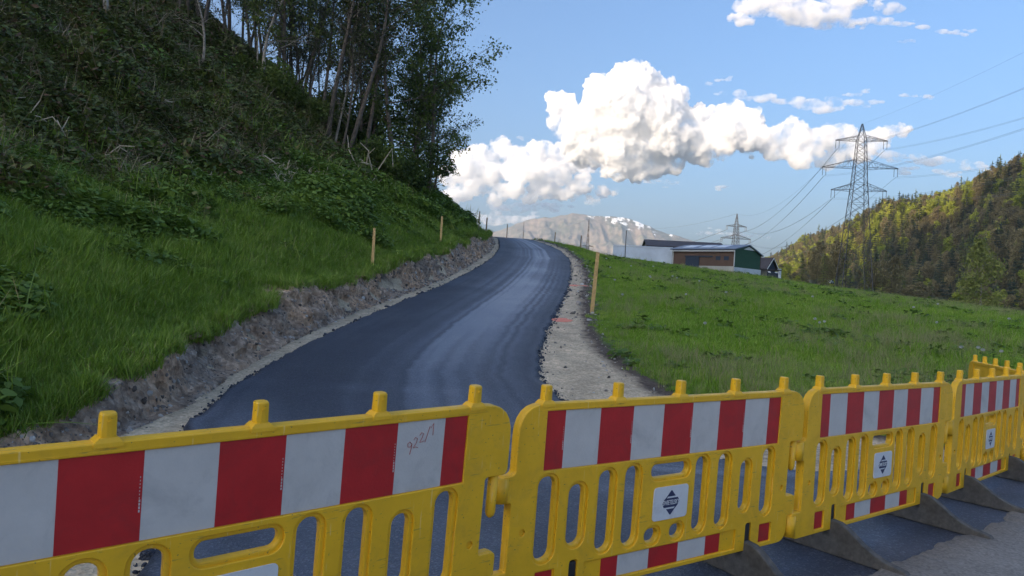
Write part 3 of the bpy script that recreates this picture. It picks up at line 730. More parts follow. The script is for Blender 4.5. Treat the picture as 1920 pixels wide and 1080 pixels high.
# lamp mounts on the top rail
pm = MB()
def frus(mb, x, z0, z1, a0, b0, a1, b1):
    V = [(x + sx * a, sy * b_, z) for z, a, b_ in ((z0, a0, b0), (z1, a1, b1)) for sx, sy in ((-1, -1), (1, -1), (1, 1), (-1, 1))]
    mb.add(V, [(0, 1, 5, 4), (1, 2, 6, 5), (2, 3, 7, 6), (3, 0, 4, 7), (3, 2, 1, 0), (4, 5, 6, 7)])
def pin_mesh():
    mb = MB(); frus(mb, 0, 0, .012, .032, .024, .030, .023); frus(mb, 0, .012, .026, .030, .023, .0195, .019)
    n = 12; rings = [(.026, .0195), (.088, .0185), (.093, .016), (.094, .004)]; V = []; F = []
    for z, r_ in rings:
        for k in range(n):
            a = 2 * math.pi * (k + .5) / n; e_ = 1 / max(abs(math.cos(a)), abs(math.sin(a))) ** .35
            V.append((r_ * e_ * math.cos(a), r_ * e_ * math.sin(a), z))
    for i in range(len(rings) - 1):
        for k in range(n): F.append((i * n + k, i * n + (k + 1) % n, (i + 1) * n + (k + 1) % n, (i + 1) * n + k))
    F.append(tuple(range((len(rings) - 1) * n, len(rings) * n)))
    mb.add(V, F)
    mb.bar((0, -.0185, .070), (0, -.0222, .070), .004, .004, 8)
    return mb.mesh('lamp_mount')
PIN = pin_mesh(); PIN.transform(Matrix.Diagonal((1.15, 1.15, .93, 1))); PIN.materials.append(M['yellow'])
def foot_mesh():
    """upright fin across the panel, sweeping down to a toe at each end"""
    prof = [(-.47, 0), (-.47, .018), (-.455, .034), (-.42, .042), (-.36, .050), (-.29, .072), (-.22, .108), (-.16, .150), (-.115, .180), (-.075, .196), (-.03, .200)]
    P = prof + [(-a, z) for a, z in prof[::-1]]
    return P
def foot_obj(parent):
    P = foot_mesh(); mb = MB(); n = len(P)
    mb.prism([(-.026, y, z) for y, z in P], (-.026, 0, 0), (.026, 0, 0))
    o = mb.build('foot', M['foot'], parent, bevel=.007)
    sub = MB(); sub.box(-.021, .021, -.019, .019, .19, .29)
    s_ = sub.build('peg', M['black'], o, bevel=.006)
    return o
def decal(name, x0, x1, z0, z1, mt, parent, y=-.0165, th=.0016):
    mb = MB(); mb.box(x0, x1, y - th, y, z0, z1); return mb.build(name, mt, parent)

def make_barrier():
    root = empty('barrier', (0, 0, 0))
    H0 = .98                                         # local height of the foil's top edge
    off = Matrix.Translation((-.8, 0, H0))
    def put(name, me, mt, parent=root):
        me = me.copy(); me.name = name; me.transform(off)
        if not me.materials: me.materials.append(mt)
        return link_mesh(name, me, None, parent)
    bo = put('frame', core, M['yellow'])
    for m_, nm in ((RAIL, 'top_rail'), (BARREL, 'hinge_eye'), (BARREL2, 'hinge_eye'), (HPIN, 'hinge_pin'), (HPIN2, 'hinge_pin')): put(nm, m_, M['yellow'])
    for x_ in (0, .41, .82, 1.23, 1.64):
        o = link_mesh('lamp_mount', PIN, None, root); o.location = (x_ - .8, 0, H0 + .020)
    # reflective band: white sheet with red fields
    for sgn, nm in ((-1, 'reflective_band'),):
        mb = MB(); mb.box(-.8, .8, sgn * .0155, sgn * .0172, H0 - .25, H0); w_ = mb.build(nm, M['white_foil'], root)
        for a, b_ in ((0, .1), (.3, .5), (.7, .9), (1.1, 1.3), (1.5, 1.6)):
            mb = MB(); mb.box(a - .8, b_ - .8, sgn * .0172, sgn * .0180, H0 - .2495, H0 - .0005); mb.build('red_field', M['red_foil'], w_)
    for a, b_, mt_, nm in ((0, .088, 'red_foil', 'lower_red_field'), (.37, .47, 'red_foil', 'lower_red_field'), (.47, .67, 'white_foil', 'lower_white_field'), (.67, .87, 'red_foil', 'lower_red_field'),
                       (.87, 1.07, 'white_foil', 'lower_white_field'), (1.07, 1.18, 'red_foil', 'lower_red_field'), (1.502, 1.59, 'red_foil', 'lower_red_field')):
        mb = MB(); mb.box(a - .8, b_ - .8, -.0168, -.0152, H0 - .778, H0 - .684); mb.build(nm, M[mt_], root)
    # name plate
    pl = plate('name_plate', rrect(.665, .90, -.553, -.395, .018), [], .004, .0008, y=-.0265); pl.transform(off)
    po = link_mesh('name_plate', pl, M['white_plate'], root)
    cx, cz = .7825 - .8, H0 - .474; y_ = -.0288
    lg = MB()
    def poly(P): lg.prism([(cx + x_, y_, cz + z_) for x_, z_ in P], (0, y_, 0), (0, y_ - .0006, 0))
    poly([(-.030, .030), (.030, .030), (.003, .0585), (-.003, .0585)]); poly([(.030, -.030), (-.030, -.030), (-.003, -.0585), (.003, -.0585)])
    poly([(-.047, -.022), (.040, -.022), (.052, -.010), (.057, .004), (.047, .022), (-.040, .022), (-.052, .010), (-.057, -.004)])
    poly([(-.048, .014), (-.030, .030), (-.022, .030), (-.038, .014)]); poly([(.048, -.014), (.030, -.030), (.022, -.030), (.038, -.014)])
    lo = lg.build('emblem', M['navy'], po)
    tm = text_mesh('SWIETELSKY', .0235); tm.transform(Matrix.Translation((cx, y_ - .0010, cz)) @ Matrix.Diagonal((.86, 1, 1.35, 1)))
    link_mesh('lettering', tm, M['white_plate'], po)
    for k, (a, b_) in enumerate(FS):
        f_ = foot_obj(root); f_.location = ((a + b_) / 2 - .8, 0, 0)
    return root

PAN = [((-1.342, 1.651, -.492), (41.7, .6, 3.9)), ((.167, 3.081, -.503), (35.0, -.2, 1.7)), ((1.809, 4.26, -.513), (38.1, -.7, .1)),
       ((3.437, 5.598, -.54), (42.2, -.8, .2)), ((4.90, 7.05, -.55), (70.5, -1.2, 0))]
PLAB = ['nearest yellow barrier panel with 922/1 handwritten in red on its white band', 'yellow barrier panel beside the nearest one, its name plate large and readable',
        'yellow barrier panel between the second-nearest panel and the one beside the grass edge', 'yellow barrier panel ending at the grass, last panel that shows its red and white band', 'yellow barrier panel turned back towards the meadow, only its plain back and lamp mounts showing']
proto = make_barrier(); pk = list(proto.children)
allb = []
for i, (p0, (yaw, slope, lean)) in enumerate(PAN):
    o = proto if i == 0 else copy_tree(proto)
    rot = Euler((R(lean), R(-slope), R(yaw)))
    base = Vector(p0) + Vector((0, 0, CH)) + rot.to_matrix() @ Vector((.8, 0, -.98))
    o.location = base; o.rotation_euler = rot
    tag(o, PLAB[i], 'barrier', 'linked yellow traffic barrier panels across the road'); allb.append(o)
    # small maker's print along the right edge of each red field (illegible at this size) on the nearest two
# feet stand on the ground: stretch each peg, drop each foot to the surface below it
bpy.context.view_layer.update()
for o in allb:
    for c_ in o.children:
        if c_.name.startswith('foot'):
            wp = o.matrix_world @ c_.location; z = Hp(wp.x, wp.y) + .058
            c_.location.z += z - wp.z
# handwriting on the nearest panel
def stroke(P, x0, z0, s_): return [(x0 + x_ * s_, -.0186, z0 + z_ * s_) for x_, z_ in P]
hw = MB()
glyph = {'9': [[(.8,1.5),(.4,1.9),(0,1.6),(.1,1.0),(.6,1.0),(.85,1.5),(.75,.6),(.55,-.3)]],
         '2': [[(0,1.5),(.3,1.9),(.75,1.7),(.6,1.0),(.0,.1),(.5,.25),(1.0,.1)]],
         '2b': [[(0,1.5),(.35,2.0),(.8,1.8),(.5,1.0),(.1,.3),(.6,.35),(1.0,.5)]],
         '/': [[(.0,-.4),(.8,2.3)]], '1': [[(0,1.3),(.55,2.1),(.55,0)]]}
x_ = 1.345; z_ = -.11
for gl_, adv in (('9', 1.15), ('2', 1.15), ('2b', 1.2), ('/', 1.0), ('1', 1)):
    for st2 in glyph[gl_]:
        pts = stroke(st2, x_ - .8, z_ + .98, .0205); hw.tube(pts, .0011, 4)
    x_ += adv * .0205; z_ += .013
hwo = hw.build('handwriting', M['redpen'], [c_ for c_ in allb[0].children if c_.name.startswith('reflective_band')][0])
# maker's print: a row of tiny white dashes on the red fields
for o in allb[:2]:
    band = [c_ for c_ in o.children if c_.name.startswith('reflective_band')][0]
    for e_ in (.1, .5, .9, 1.3):
        mk = MB()
        for k in range(11):
            h_ = .007 if k < 4 else .004
            mk.box(e_ - .8 - .0075, e_ - .8 - (.0035 if k < 4 else .0055), -.0184, -.0180, .98 - .17 + k * .0095, .98 - .17 + k * .0095 + h_)
        mk.build('small_print', M['white_foil'], band)

def px_ray(px, py):
    u, v = (px - 960) / 1380, (540 - py) / 1380; r_ = R(3.2)
    return u * math.cos(r_) - v * math.sin(r_), u * math.sin(r_) + v * math.cos(r_)
def first_hit(px, py):
    a, zt = px_ray(px, py); y = np.linspace(5, 70, 4000); hh = Hs(a * y, y); i = np.where(CH + zt * y < hh)[0]
    k = i[0] if len(i) else int(np.argmin(CH + zt * y - hh))      # at a skyline: the nearest approach
    return (a * y[k], y[k])
# ------------------------------------------------------------------ stakes
def stake(x, y, h, wd, tilt, label, mt='wood', rot=0, off=0):
    mb = MB(); z0 = -.25
    k = .9
    mb.prism([(-wd / 2, -.014, z0), (wd / 2, -.014, z0), (wd / 2 * k, -.014, h), (-wd / 2 * k, -.014, h + .01)], (0, -.014, 0), (0, .014, 0))
    o = mb.build('wooden_stake', M[mt], None, bevel=.003)
    o.location = (x, y, Hp(x, y) + off); o.rotation_euler = (R(tilt[0]), R(tilt[1]), R(rot))
    tag(o, label, 'stake', 'wooden marker stakes along the new road'); return o
stake(*first_hit(698, 500), 1.02, .075, (2, .5), 'pale wooden stake at the top of the cut bank, nearest stake left of the road')
stake(*first_hit(826, 457), 1.12, .085, (-2, 0), 'pale wooden stake with a split edge at the far end of the stony bank')
s3 = MB(); s3.box(.03, .075, -.016, .012, .0, .55)
stake(*first_hit(911, 441), 1.15, .10, (0, 1), 'grey-topped wooden stake beside the inner bend of the road near the crest', 'wood_old')
stake(-2.35, 47.5, 1.3, .08, (0, 0), 'thin dark stake on the hill skyline left of the road crest', 'wood_old')
stake(*first_hit(1110, 584), 1.5, .10, (3, 2.2), 'tall pale wooden stake at the meadow edge, nearest stake right of the road')
stake(*first_hit(1088, 467), .95, .09, (0, 2), 'small brown stake in the grass at the outer bend of the road', 'wood_old')
stake(*first_hit(1040, 453), .8, .08, (0, 1), 'small brown stake on the meadow skyline right of the road', 'wood_old')
stake(-.62, 56.5, 1.1, .07, (0, 0), 'thin dark stake standing by the road at its crest', 'wood_old')
stake(8.6, 57, 2.2, .06, (0, 0), 'thin bare pole in the meadow before the long white shed', 'steel')

# orange spray marks on the right verge
def spray(x, y, wd, dp, seed, label):
    r = np.random.default_rng(seed); V = []; F = []
    for k in range(60):
        a = r.uniform(-.5, .5) * wd; c_ = r.normal(0, dp * .3); s_ = r.uniform(.25, 1) * dp * .35; b0 = len(V); n = 7
        for j in range(n):
            th = 2 * np.pi * j / n; px_, py_ = x + a + s_ * 1.6 * np.cos(th) * r.uniform(.7, 1.2), y + c_ + s_ * np.sin(th) * r.uniform(.7, 1.2)
            V.append((px_, py_, Hp(px_, py_) + .006 + k * .00006))
        F.append(tuple(range(b0, b0 + n)))
    me = bpy.data.meshes.new('paint_mark'); me.from_pydata(V, [], F); me.update()
    o = link_mesh('paint_mark', me, M['orange']); tag(o, label, 'paint mark', 'orange survey marks sprayed on the gravel')
spray(1.17, 16.7, .30, .32, 5, 'orange spray mark on the gravel verge, nearer of the two')
spray(2.30, 25.8, .42, .42, 6, 'fainter orange spray mark on the gravel verge, farther of the two')

# dandelion clocks
m, t = mat('dandelion_head'); b = NB(t); finish(b, (.55, .56, .52), .9)
M['seed'] = m
m, t = mat('dandelion_stem'); b = NB(t); finish(b, (.12, .2, .05), .7); M['stem'] = m
m, t = mat('dandelion_yellow'); b = NB(t); finish(b, (.8, .55, .03), .7); M['flower'] = m
def seed_head(seed):
    r = np.random.default_rng(seed); V = []; F = []
    for k in range(70):
        d = r.normal(size=3); d /= np.linalg.norm(d); a = np.cross(d, [0, 0, 1.1]); a /= np.linalg.norm(a) + 1e-6; c_ = np.cross(d, a)
        p = d * .024; b0 = len(V); s_ = .0075
        V += [p + a * s_, p + c_ * s_, p - a * s_, p - c_ * s_, d * .004]; F += [(b0, b0 + 1, b0 + 4), (b0 + 1, b0 + 2, b0 + 4), (b0 + 2, b0 + 3, b0 + 4), (b0, b0 + 1, b0 + 2)]
    return mesh_np('seed_head', np.array(V), np.array([f_ for f_ in F if len(f_) == 3]))
SH = seed_head(1); SH.materials.append(M['seed'])
mb = MB(); mb.tube([(0, 0, 0), (.01, 0, .18), (.015, .005, .34)], .0028, 5); DST = mb.mesh('stem'); DST.materials.append(M['stem'])
dd = [(3.9,14.8),(6.9,16.4),(7.1,16.6),(7.0,16.9),(8.6,13.9),(8.8,13.7),(8.9,14.0),(9.1,13.6),(11.8,15.2),(3.4,24.5),(5.0,27),(5.2,27.6),(6.2,28),(6.3,29),(7.0,27.5),(4.1,31),(5.4,34),(4.6,37),(9.8,24),(12.2,22.5),(13.9,20.5),(14.5,25),(4.9,21),(10.6,18.2),(7.4,39),(2.9,19.5),(16.5,19),(6.6,22.4)]
rr = random.Random(3)
for k, (x, y) in enumerate(dd):
    r0 = empty('dandelion', (x, y, Hp(x, y)), (0, rr.uniform(-.15, .15), rr.uniform(0, 6))); sc_ = rr.uniform(.95, 1.35) * (1 + y / 60); r0.scale = (sc_, sc_, 1.15)
    h_ = link_mesh('seed_head', SH, None, r0); h_.location = (.015, .005, .355); link_mesh('stem', DST, None, r0)
    tag(r0, 'white dandelion clock on a thin stem in the meadow grass', 'dandelion', 'dandelion clocks in the meadow')

# ------------------------------------------------------------------ dry stalks on the hillside
M['straw'] = simple('dry_stalk', (.54, .45, .33), .8, .3, 20, .2)
def on_slope(px_a, y): return px_a * y, y
def bunch(seed, n, L, spread):
    r = np.random.default_rng(seed); mb = MB()
    for k in range(n):
        a = r.uniform(0, 6.28); el = r.uniform(.05, 1.1); l_ = L * r.uniform(.4, 1.1)
        p = Vector((r.uniform(-spread, spread), r.uniform(-spread, spread) * .5, r.uniform(.1, .35))); d = Vector((math.cos(a) * math.cos(el), math.sin(a) * math.cos(el), math.sin(el)))
        q_ = p + d * l_ * .6; e_ = q_ + (d + Vector((r.normal() * .5, r.normal() * .5, -abs(r.normal()) * .6))).normalized() * l_ * .45
        mb.tube([p, q_, e_], [.016, .013, .007], 5)
    return mb.mesh('dry_stalks', False)
def place_on_ray(a, zt, h=0):
    """first point of the hillside along a sight line"""
    y = np.linspace(5, 70, 2600); hh = Hs(a * y, y) + h; i = np.where(CH + zt * y < hh)[0]
    return (a * y[i[0]], y[i[0]], hh[i[0]]) if len(i) else None
for (px, py, n_, L_, sp, lb) in ((40, 245, 16, 1.0, .5, 'tangle of broken pale stalks near the top-left of the hillside'), (30, 285, 3, .9, .2, 'upright cut stalk with one bent neighbour under the stalk tangle'),
        (100, 268, 6, .9, .35, 'few leaning dry stalks beside the stalk tangle'), (285, 212, 5, .5, .12, 'small pair of pale stalks alone on the dark hillside'),
        (205, 320, 8, .8, .5, 'cluster of bent dry stalks along the terrace'), (258, 330, 4, .5, .15, 'short forked stalk standing at the terrace edge'),
        (390, 318, 4, .6, .12, 'single hooked pale stalk in the brambles'), (462, 322, 6, .5, .3, 'low white stalks lying right of the hooked stalk'), (416, 265, 2, .4, .05, 'tiny white stalk standing above the terrace'),
        (660, 325, 8, 1.1, .6, 'long dry stalks lying in front of the dark bushes'), (510, 320, 4, .6, .2, 'slanting dry stalk before the young trees')):
    u, v = (px - 960) / 1380, (540 - py) / 1380; r_ = R(3.2); a, zt = u * math.cos(r_) - v * math.sin(r_), u * math.sin(r_) + v * math.cos(r_)
    pt = place_on_ray(a, zt)
    if pt is None: continue
    o = link_mesh('dry_stalks', bunch(px, n_, L_, sp), M['straw']); o.location = (pt[0], pt[1], pt[2] - .05); o.scale = (pt[1] / 18,) * 3
    tag(o, lb, 'dry stalks', 'broken dry stalks on the hillside')
# thin straw litter on the terrace band
sv_ = [(bunch(900 + k, 9, .5, .25), M['straw']) for k in range(4)]
pts = []
for k in range(420):
    px = rng.uniform(-40, 840); py = 322 + (px > 450) * (px - 450) * .06 + rng.normal(0, 14); u, v = (px - 960) / 1380, (540 - py) / 1380; r_ = R(3.2)
    pt = place_on_ray(u * math.cos(r_) - v * math.sin(r_), u * math.sin(r_) + v * math.cos(r_))
    if pt: pts.append(pt)
pts = np.array(pts); pts[:,2] -= .1
scatter('straw_litter', pts, rots(len(pts), .2), rng.uniform(.35, .9, len(pts)) * pts[:,1] / 24, rng.integers(0, 4, len(pts)), sv_, 'thin dry straw lying along the terrace of the hillside')

# ------------------------------------------------------------------ trees on the hillside
BARK = simple('dark_bark', (.15, .12, .095), .9, .35, 6, .6, .2, 0, (.12, .11, .09), 3., .6)
BARKP = simple('pale_bark', (.40, .34, .27), .85, .3, 5, .5, .2, 0, (.07, .055, .045), 4., .9)
LF = leaf_mat('broad_leaves', [(.035, .055, .012), (.075, .115, .022), (.13, .18, .035), (.18, .21, .05)], pscale=.4, trans=.35)
LFD = leaf_mat('dull_leaves', [(.035, .038, .018), (.065, .070, .030), (.10, .11, .045)], pscale=.4, trans=.3)
def leaves_np(P, D, size, r):
    """one folded quad per point"""
    n = len(P); a = r.normal(size=(n, 3)); a /= np.linalg.norm(a, axis=1, keepdims=True); c_ = np.cross(a, r.normal(size=(n, 3))); c_ /= np.linalg.norm(c_, axis=1, keepdims=True)
    s_ = (size * r.uniform(.6, 1.35, n))[:,None]
    V = np.stack([P - a * s_, P + c_ * s_ * .6, P + a * s_, P - c_ * s_ * .6], 1).reshape(-1, 3)
    return V, np.arange(4 * n).reshape(n, 4)
def tree(seed, h, r0, lean=(0, 0), nb=16, first=.3, spread=.32, nleaf=5000, lsz=.07, up=.55, bushy=1., twig=True, wob=.03):
    r = np.random.default_rng(seed); tk = MB(); nseg = 9
    pts = []; x = y = 0
    ph = r.uniform(0, 6, 2)
    for i in range(nseg + 1):
        t_ = i / nseg; pts.append(Vector((lean[0] * h * t_ ** 1.3 + wob * h * math.sin(ph[0] + t_ * 5), lean[1] * h * t_ + wob * h * math.sin(ph[1] + t_ * 4), h * t_ - .3)))
    pts = [p - Vector((pts[0].x, pts[0].y, 0)) for p in pts]
    tk.tube(pts, [r0 * (1 - .88 * i / nseg) * (1.25 if i == 0 else 1) for i in range(nseg + 1)], 7)
    LP = []
    br = MB()
    for k in range(nb):
        t_ = first + (1 - first) * (k + r.uniform()) / nb; t_ = min(t_, .985)
        i = int(t_ * nseg); p = pts[i].lerp(pts[min(i + 1, nseg)], t_ * nseg - i)
        az = r.uniform(0, 6.28); L = h * spread * (1.15 - .8 * abs(t_ - .5) ** 1.2 - .35 * t_) * r.uniform(.55, 1.2)
        d = Vector((math.cos(az), math.sin(az), up * r.uniform(.4, 1.5))).normalized()
        b_ = [p]; rr_ = r0 * (1 - .85 * t_) * .42
        for s_ in range(4):
            d = (d + Vector((r.normal() * .18, r.normal() * .18, r.normal() * .10 + .02))).normalized(); b_.append(b_[-1] + d * L / 4)
        br.tube(b_, [rr_, rr_ * .75, rr_ * .5, rr_ * .3, rr_ * .12], 4)
        for s_ in range(1, 5):
            nt_ = 3 if twig else 1
            for _ in range(nt_):
                q_ = b_[s_ - 1].lerp(b_[s_], r.uniform()); dd_ = (d + Vector((r.normal() * .8, r.normal() * .8, r.normal() * .5))).normalized(); l_ = L * r.uniform(.12, .38)
                e_ = q_ + dd_ * l_ + Vector((0, 0, -.06 * l_)); br.tube([q_, q_.lerp(e_, .5) + Vector((0, 0, .04 * l_)), e_], [rr_ * .22 + .003, rr_ * .14 + .002, .002], 3)
                LP.append((np.array(q_), np.array(e_), l_))
    crown = None
    if nleaf:
        w_ = np.array([l for _, _, l in LP]); w_ /= w_.sum(); cnt = r.multinomial(nleaf, w_); P = []
        for (q_, e_, l_), c_ in zip(LP, cnt):
            t_ = r.uniform(.2, 1.1, c_)[:,None]; P.append(q_ + (e_ - q_) * t_ + r.normal(size=(c_, 3)) * l_ * .20 * bushy)
        P = np.vstack(P); V_, F_ = leaves_np(P, None, lsz, r); crown = mesh_np('crown', V_, F_)
    return tk.mesh('trunk', True), br.mesh('branches'), crown
TREES = {}
def tkind(key, bark, leaf, **k):
    a, b_, c_ = tree(**k); a.materials.append(bark); b_.materials.append(bark)
    if c_: c_.materials.append(leaf)
    TREES[key] = (a, b_, c_)
tkind('alder', BARK, LF, seed=11, h=13, r0=.15, nb=36, first=.16, nleaf=7500, lsz=.085, lean=(.10, 0), spread=.34)
tkind('alder2', BARK, LF, seed=12, h=14, r0=.16, nb=30, first=.28, nleaf=4500, lsz=.085, lean=(.03, .02), spread=.28)
tkind('mid1', BARK, LFD, seed=13, h=15, r0=.15, nb=26, first=.35, nleaf=2800, lsz=.08, spread=.24, up=1.0)
tkind('mid2', BARK, LF, seed=14, h=14, r0=.13, nb=26, first=.30, nleaf=3400, lsz=.08, spread=.25, lean=(.05, 0), up=.9)
tkind('mid3', BARK, LFD, seed=15, h=16, r0=.17, nb=28, first=.40, nleaf=2300, lsz=.08, spread=.22, lean=(-.03, 0), up=1.2)
tkind('bare', BARK, LFD, seed=16, h=12, r0=.10, nb=30, first=.20, nleaf=1500, lsz=.07, spread=.26, lean=(.04, 0), up=1.3)
tkind('sapling', BARKP, LF, seed=17, h=7, r0=.055, nb=10, first=.55, nleaf=700, lsz=.06, spread=.2, lean=(.10, 0), wob=.02)
tkind('pale', BARKP, LFD, seed=18, h=10, r0=.13, nb=14, first=.30, nleaf=1200, lsz=.07, spread=.3, lean=(.16, 0), wob=.05)
def put_tree(key, x, y, s_, rz, label, group=None, name='tree', cat='tree', tilt=0, squash=1):
    a, b_, c_ = TREES[key]; o = empty(name, (x, y, Hp(x, y) - .1), (0, R(tilt), rz)); o.scale = (s_, s_, s_ * squash)
    link_mesh('trunk', a, None, o); link_mesh('branches', b_, None, o)
    if c_: link_mesh('crown', c_, None, o)
    tag(o, label, cat, group); return o
def hill_at(px, py, far=70):
    u, v = (px - 960) / 1380, (540 - py) / 1380; r_ = R(3.2)
    return place_on_ray(u * math.cos(r_) - v * math.sin(r_), u * math.sin(r_) + v * math.cos(r_))
# the tall pair at the right end of the clump
def at_depth(px, y, py=300):
    u, v = (px - 960) / 1380, (540 - py) / 1380; r_ = R(3.2); return (u * math.cos(r_) - v * math.sin(r_)) * y, y
x, y = at_depth(800, 44, 340); put_tree('alder', x, y, .98, 0.0, 'tall dense leafy tree leaning over at the right end of the hillside clump')
x, y = at_depth(770, 47, 330); put_tree('alder', x, y, 1.05, 2.0, 'dark leafy tree just left of the leaning one at the end of the clump')
x, y = at_depth(742, 41, 340); put_tree('alder2', x, y, 1.0, 1.0, 'leafy tree rising from the dark bushes at the end of the clump')
x, y = at_depth(812, 50, 340); put_tree('alder', x, y, .62, .3, 'small leafy tree low on the skyline under the leaning tree')
p = hill_at(625, 276); put_tree('sapling', p[0], p[1], p[1] / 27 * .95, 0, 'slim pale-barked sapling standing before the dark bushes', name='sapling', cat='sapling')
p = hill_at(740, 305) or (*at_depth(740, 45), 0); put_tree('sapling', p[0], p[1], p[1] / 27 * .55, .3, 'small pale sapling right of the taller slim one', name='sapling', cat='sapling')
p = hill_at(500, 195); put_tree('pale', p[0], p[1], .9, 0, 'crooked reddish-barked tree with low side branches in mid slope')
p = hill_at(486, 172); put_tree('sapling', p[0], p[1], 1.0, 2.5, 'grey thin trunk beside the crooked tree', name='sapling', cat='sapling')
p = hill_at(205, 50); put_tree('pale', p[0], p[1], .9, .2, 'leaning pale-barked tree near the top-left corner')
p = hill_at(375, 135); put_tree('pale', p[0], p[1], .55, 2.8, 'low crooked tree with a long bare horizontal branch')
rt = random.Random(12)
for k in range(52):
    px = rt.uniform(330, 800); dpt = rt.uniform(34, 62); x, y = at_depth(px, dpt, 150 + (px - 330) * .3)
    if XBB(np.array([y]))[0] - x < 5: continue
    put_tree(rt.choice(['mid1', 'mid2', 'mid3', 'bare', 'mid2', 'alder2', 'bare']), x, y, rt.uniform(.6, 1.0), rt.uniform(0, 6.28), 'thin-crowned tree in the dense clump on the hillside skyline', 'trees of the dense clump on the hillside', tilt=rt.uniform(-5, 7))
for k in range(16):
    px = rt.uniform(-60, 380); dpt = rt.uniform(34, 58); x, y = at_depth(px, dpt, 40)
    put_tree(rt.choice(['mid1', 'mid2', 'alder2', 'bare']), x, y, rt.uniform(.7, 1.0), rt.uniform(0, 6.28), 'dark tree high on the hillside at the upper left', 'trees high on the upper left of the hillside', tilt=rt.uniform(-5, 7))
# bushes at the foot of the clump
def bush(seed, n=5200, sz=.06):
    r = np.random.default_rng(seed); P = []
    for k in range(16):
        c_ = np.array([r.normal() * .75, r.normal() * .6, abs(r.normal()) * .6 + .35]); d = r.normal(size=(n // 16, 3)); d /= np.linalg.norm(d, axis=1, keepdims=True)
        P.append(c_ + d * (r.uniform(.3, .75) * (.45 + .55 * r.uniform(size=(n // 16, 1)) ** .5)))
    V_, F_ = leaves_np(np.vstack(P), None, sz, r); return mesh_np('foliage', V_, F_)
def bush_stems(seed):
    r = np.random.default_rng(seed); mb = MB()
    for k in range(9):
        a = r.uniform(0, 6.28); mb.tube([(0, 0, -.2), (math.cos(a) * .3, math.sin(a) * .3, .6), (math.cos(a) * .8, math.sin(a) * .7, 1.3)], [.03, .02, .008], 4)
    return mb.mesh('stems')
BU = [(bush(40 + k), bush_stems(40 + k)) for k in range(3)]
for a, b_ in BU: a.materials.append(LF); b_.materials.append(BARK)
for k, (px, py, s_) in enumerate([(640, 262, 1.5), (680, 270, 1.8), (715, 290, 2.0), (750, 300, 2.1), (785, 318, 1.9), (812, 335, 1.3), (700, 318, 1.4), (745, 335, 1.5), (600, 230, 1.5), (560, 215, 1.6), (800, 345, 1.1), (660, 225, 1.8), (720, 245, 2.0), (765, 270, 2.1), (520, 190, 1.5), (770, 345, 1.2), (600, 195, 1.8), (680, 190, 1.8)]):
    p = hill_at(px, py + 12)
    if not p: continue
    s_ *= .52 + .012 * p[1]
    o = empty('shrub', (p[0], p[1], p[2] - .15), (0, 0, k * 1.3)); o.scale = (s_, s_, s_ * .9)
    link_mesh('foliage', BU[k % 3][0], None, o); link_mesh('stems', BU[k % 3][1], None, o)
    tag(o, 'dark leafy bush under the hillside trees', 'shrub', 'bushes at the foot of the hillside trees')

# ------------------------------------------------------------------ farm buildings beyond the meadow
def wallmat(name, col, var=.1, sc=1., rough=.8, boards=None, bscale=4.):
    m, t = mat(name); b = NB(t); g = b.n('TexCoord'); n1 = noise(b, sc, 6, .65, g.outputs['Object'])
    c = ramp(b, n1.outputs[0], [(.3, [x * (1 - var) for x in col]), (.7, [min(1, x * (1 + var)) for x in col])]).outputs[0]
    bh = n1.outputs[0]
    if boards:
        wv = b.n('TexWave', wave_type='BANDS', bands_direction=boards); wv.inputs['Scale'].default_value = bscale; wv.inputs['Distortion'].default_value = 0
        b.l(g.outputs['Object'], wv.inputs['Vector']); bh = wv.outputs['Fac']
        c = mixc(b, 1, c, ramp(b, wv.outputs['Fac'], [(0, .78), (.25, 1.0)]).outputs[0], 'MULTIPLY')
    finish(b, c, rough, bh, .5, .04, .3); return m
BM = {'brown': wallmat('brown_boards', (.13, .080, .060), .12, .8, .8, 'X', 2.2), 'green': wallmat('green_sheet', (.022, .085, .045), .1, .8, .5, 'Y', 2.2),
      'conc': wallmat('pale_concrete', (.42, .40, .36), .15, .6), 'white': wallmat('white_wall', (.62, .65, .70), .14, .35), 'groof': wallmat('blue_grey_roof', (.17, .20, .26), .12, .7, .45, 'X', 1.6),
      'sky': wallmat('roof_light', (.65, .68, .72), .1, 1), 'droof': wallmat('dark_tiles', (.075, .065, .068), .2, .7), 'door': wallmat('dark_blue_door', (.035, .048, .075), .1, .5), 'grey': wallmat('grey_boards', (.17, .16, .15), .2, .8, .8, 'X', 2),
      'trim': wallmat('white_trim', (.7, .7, .7), .05), 'silage': wallmat('white_film', (.58, .63, .72), .22, .22, .4)}
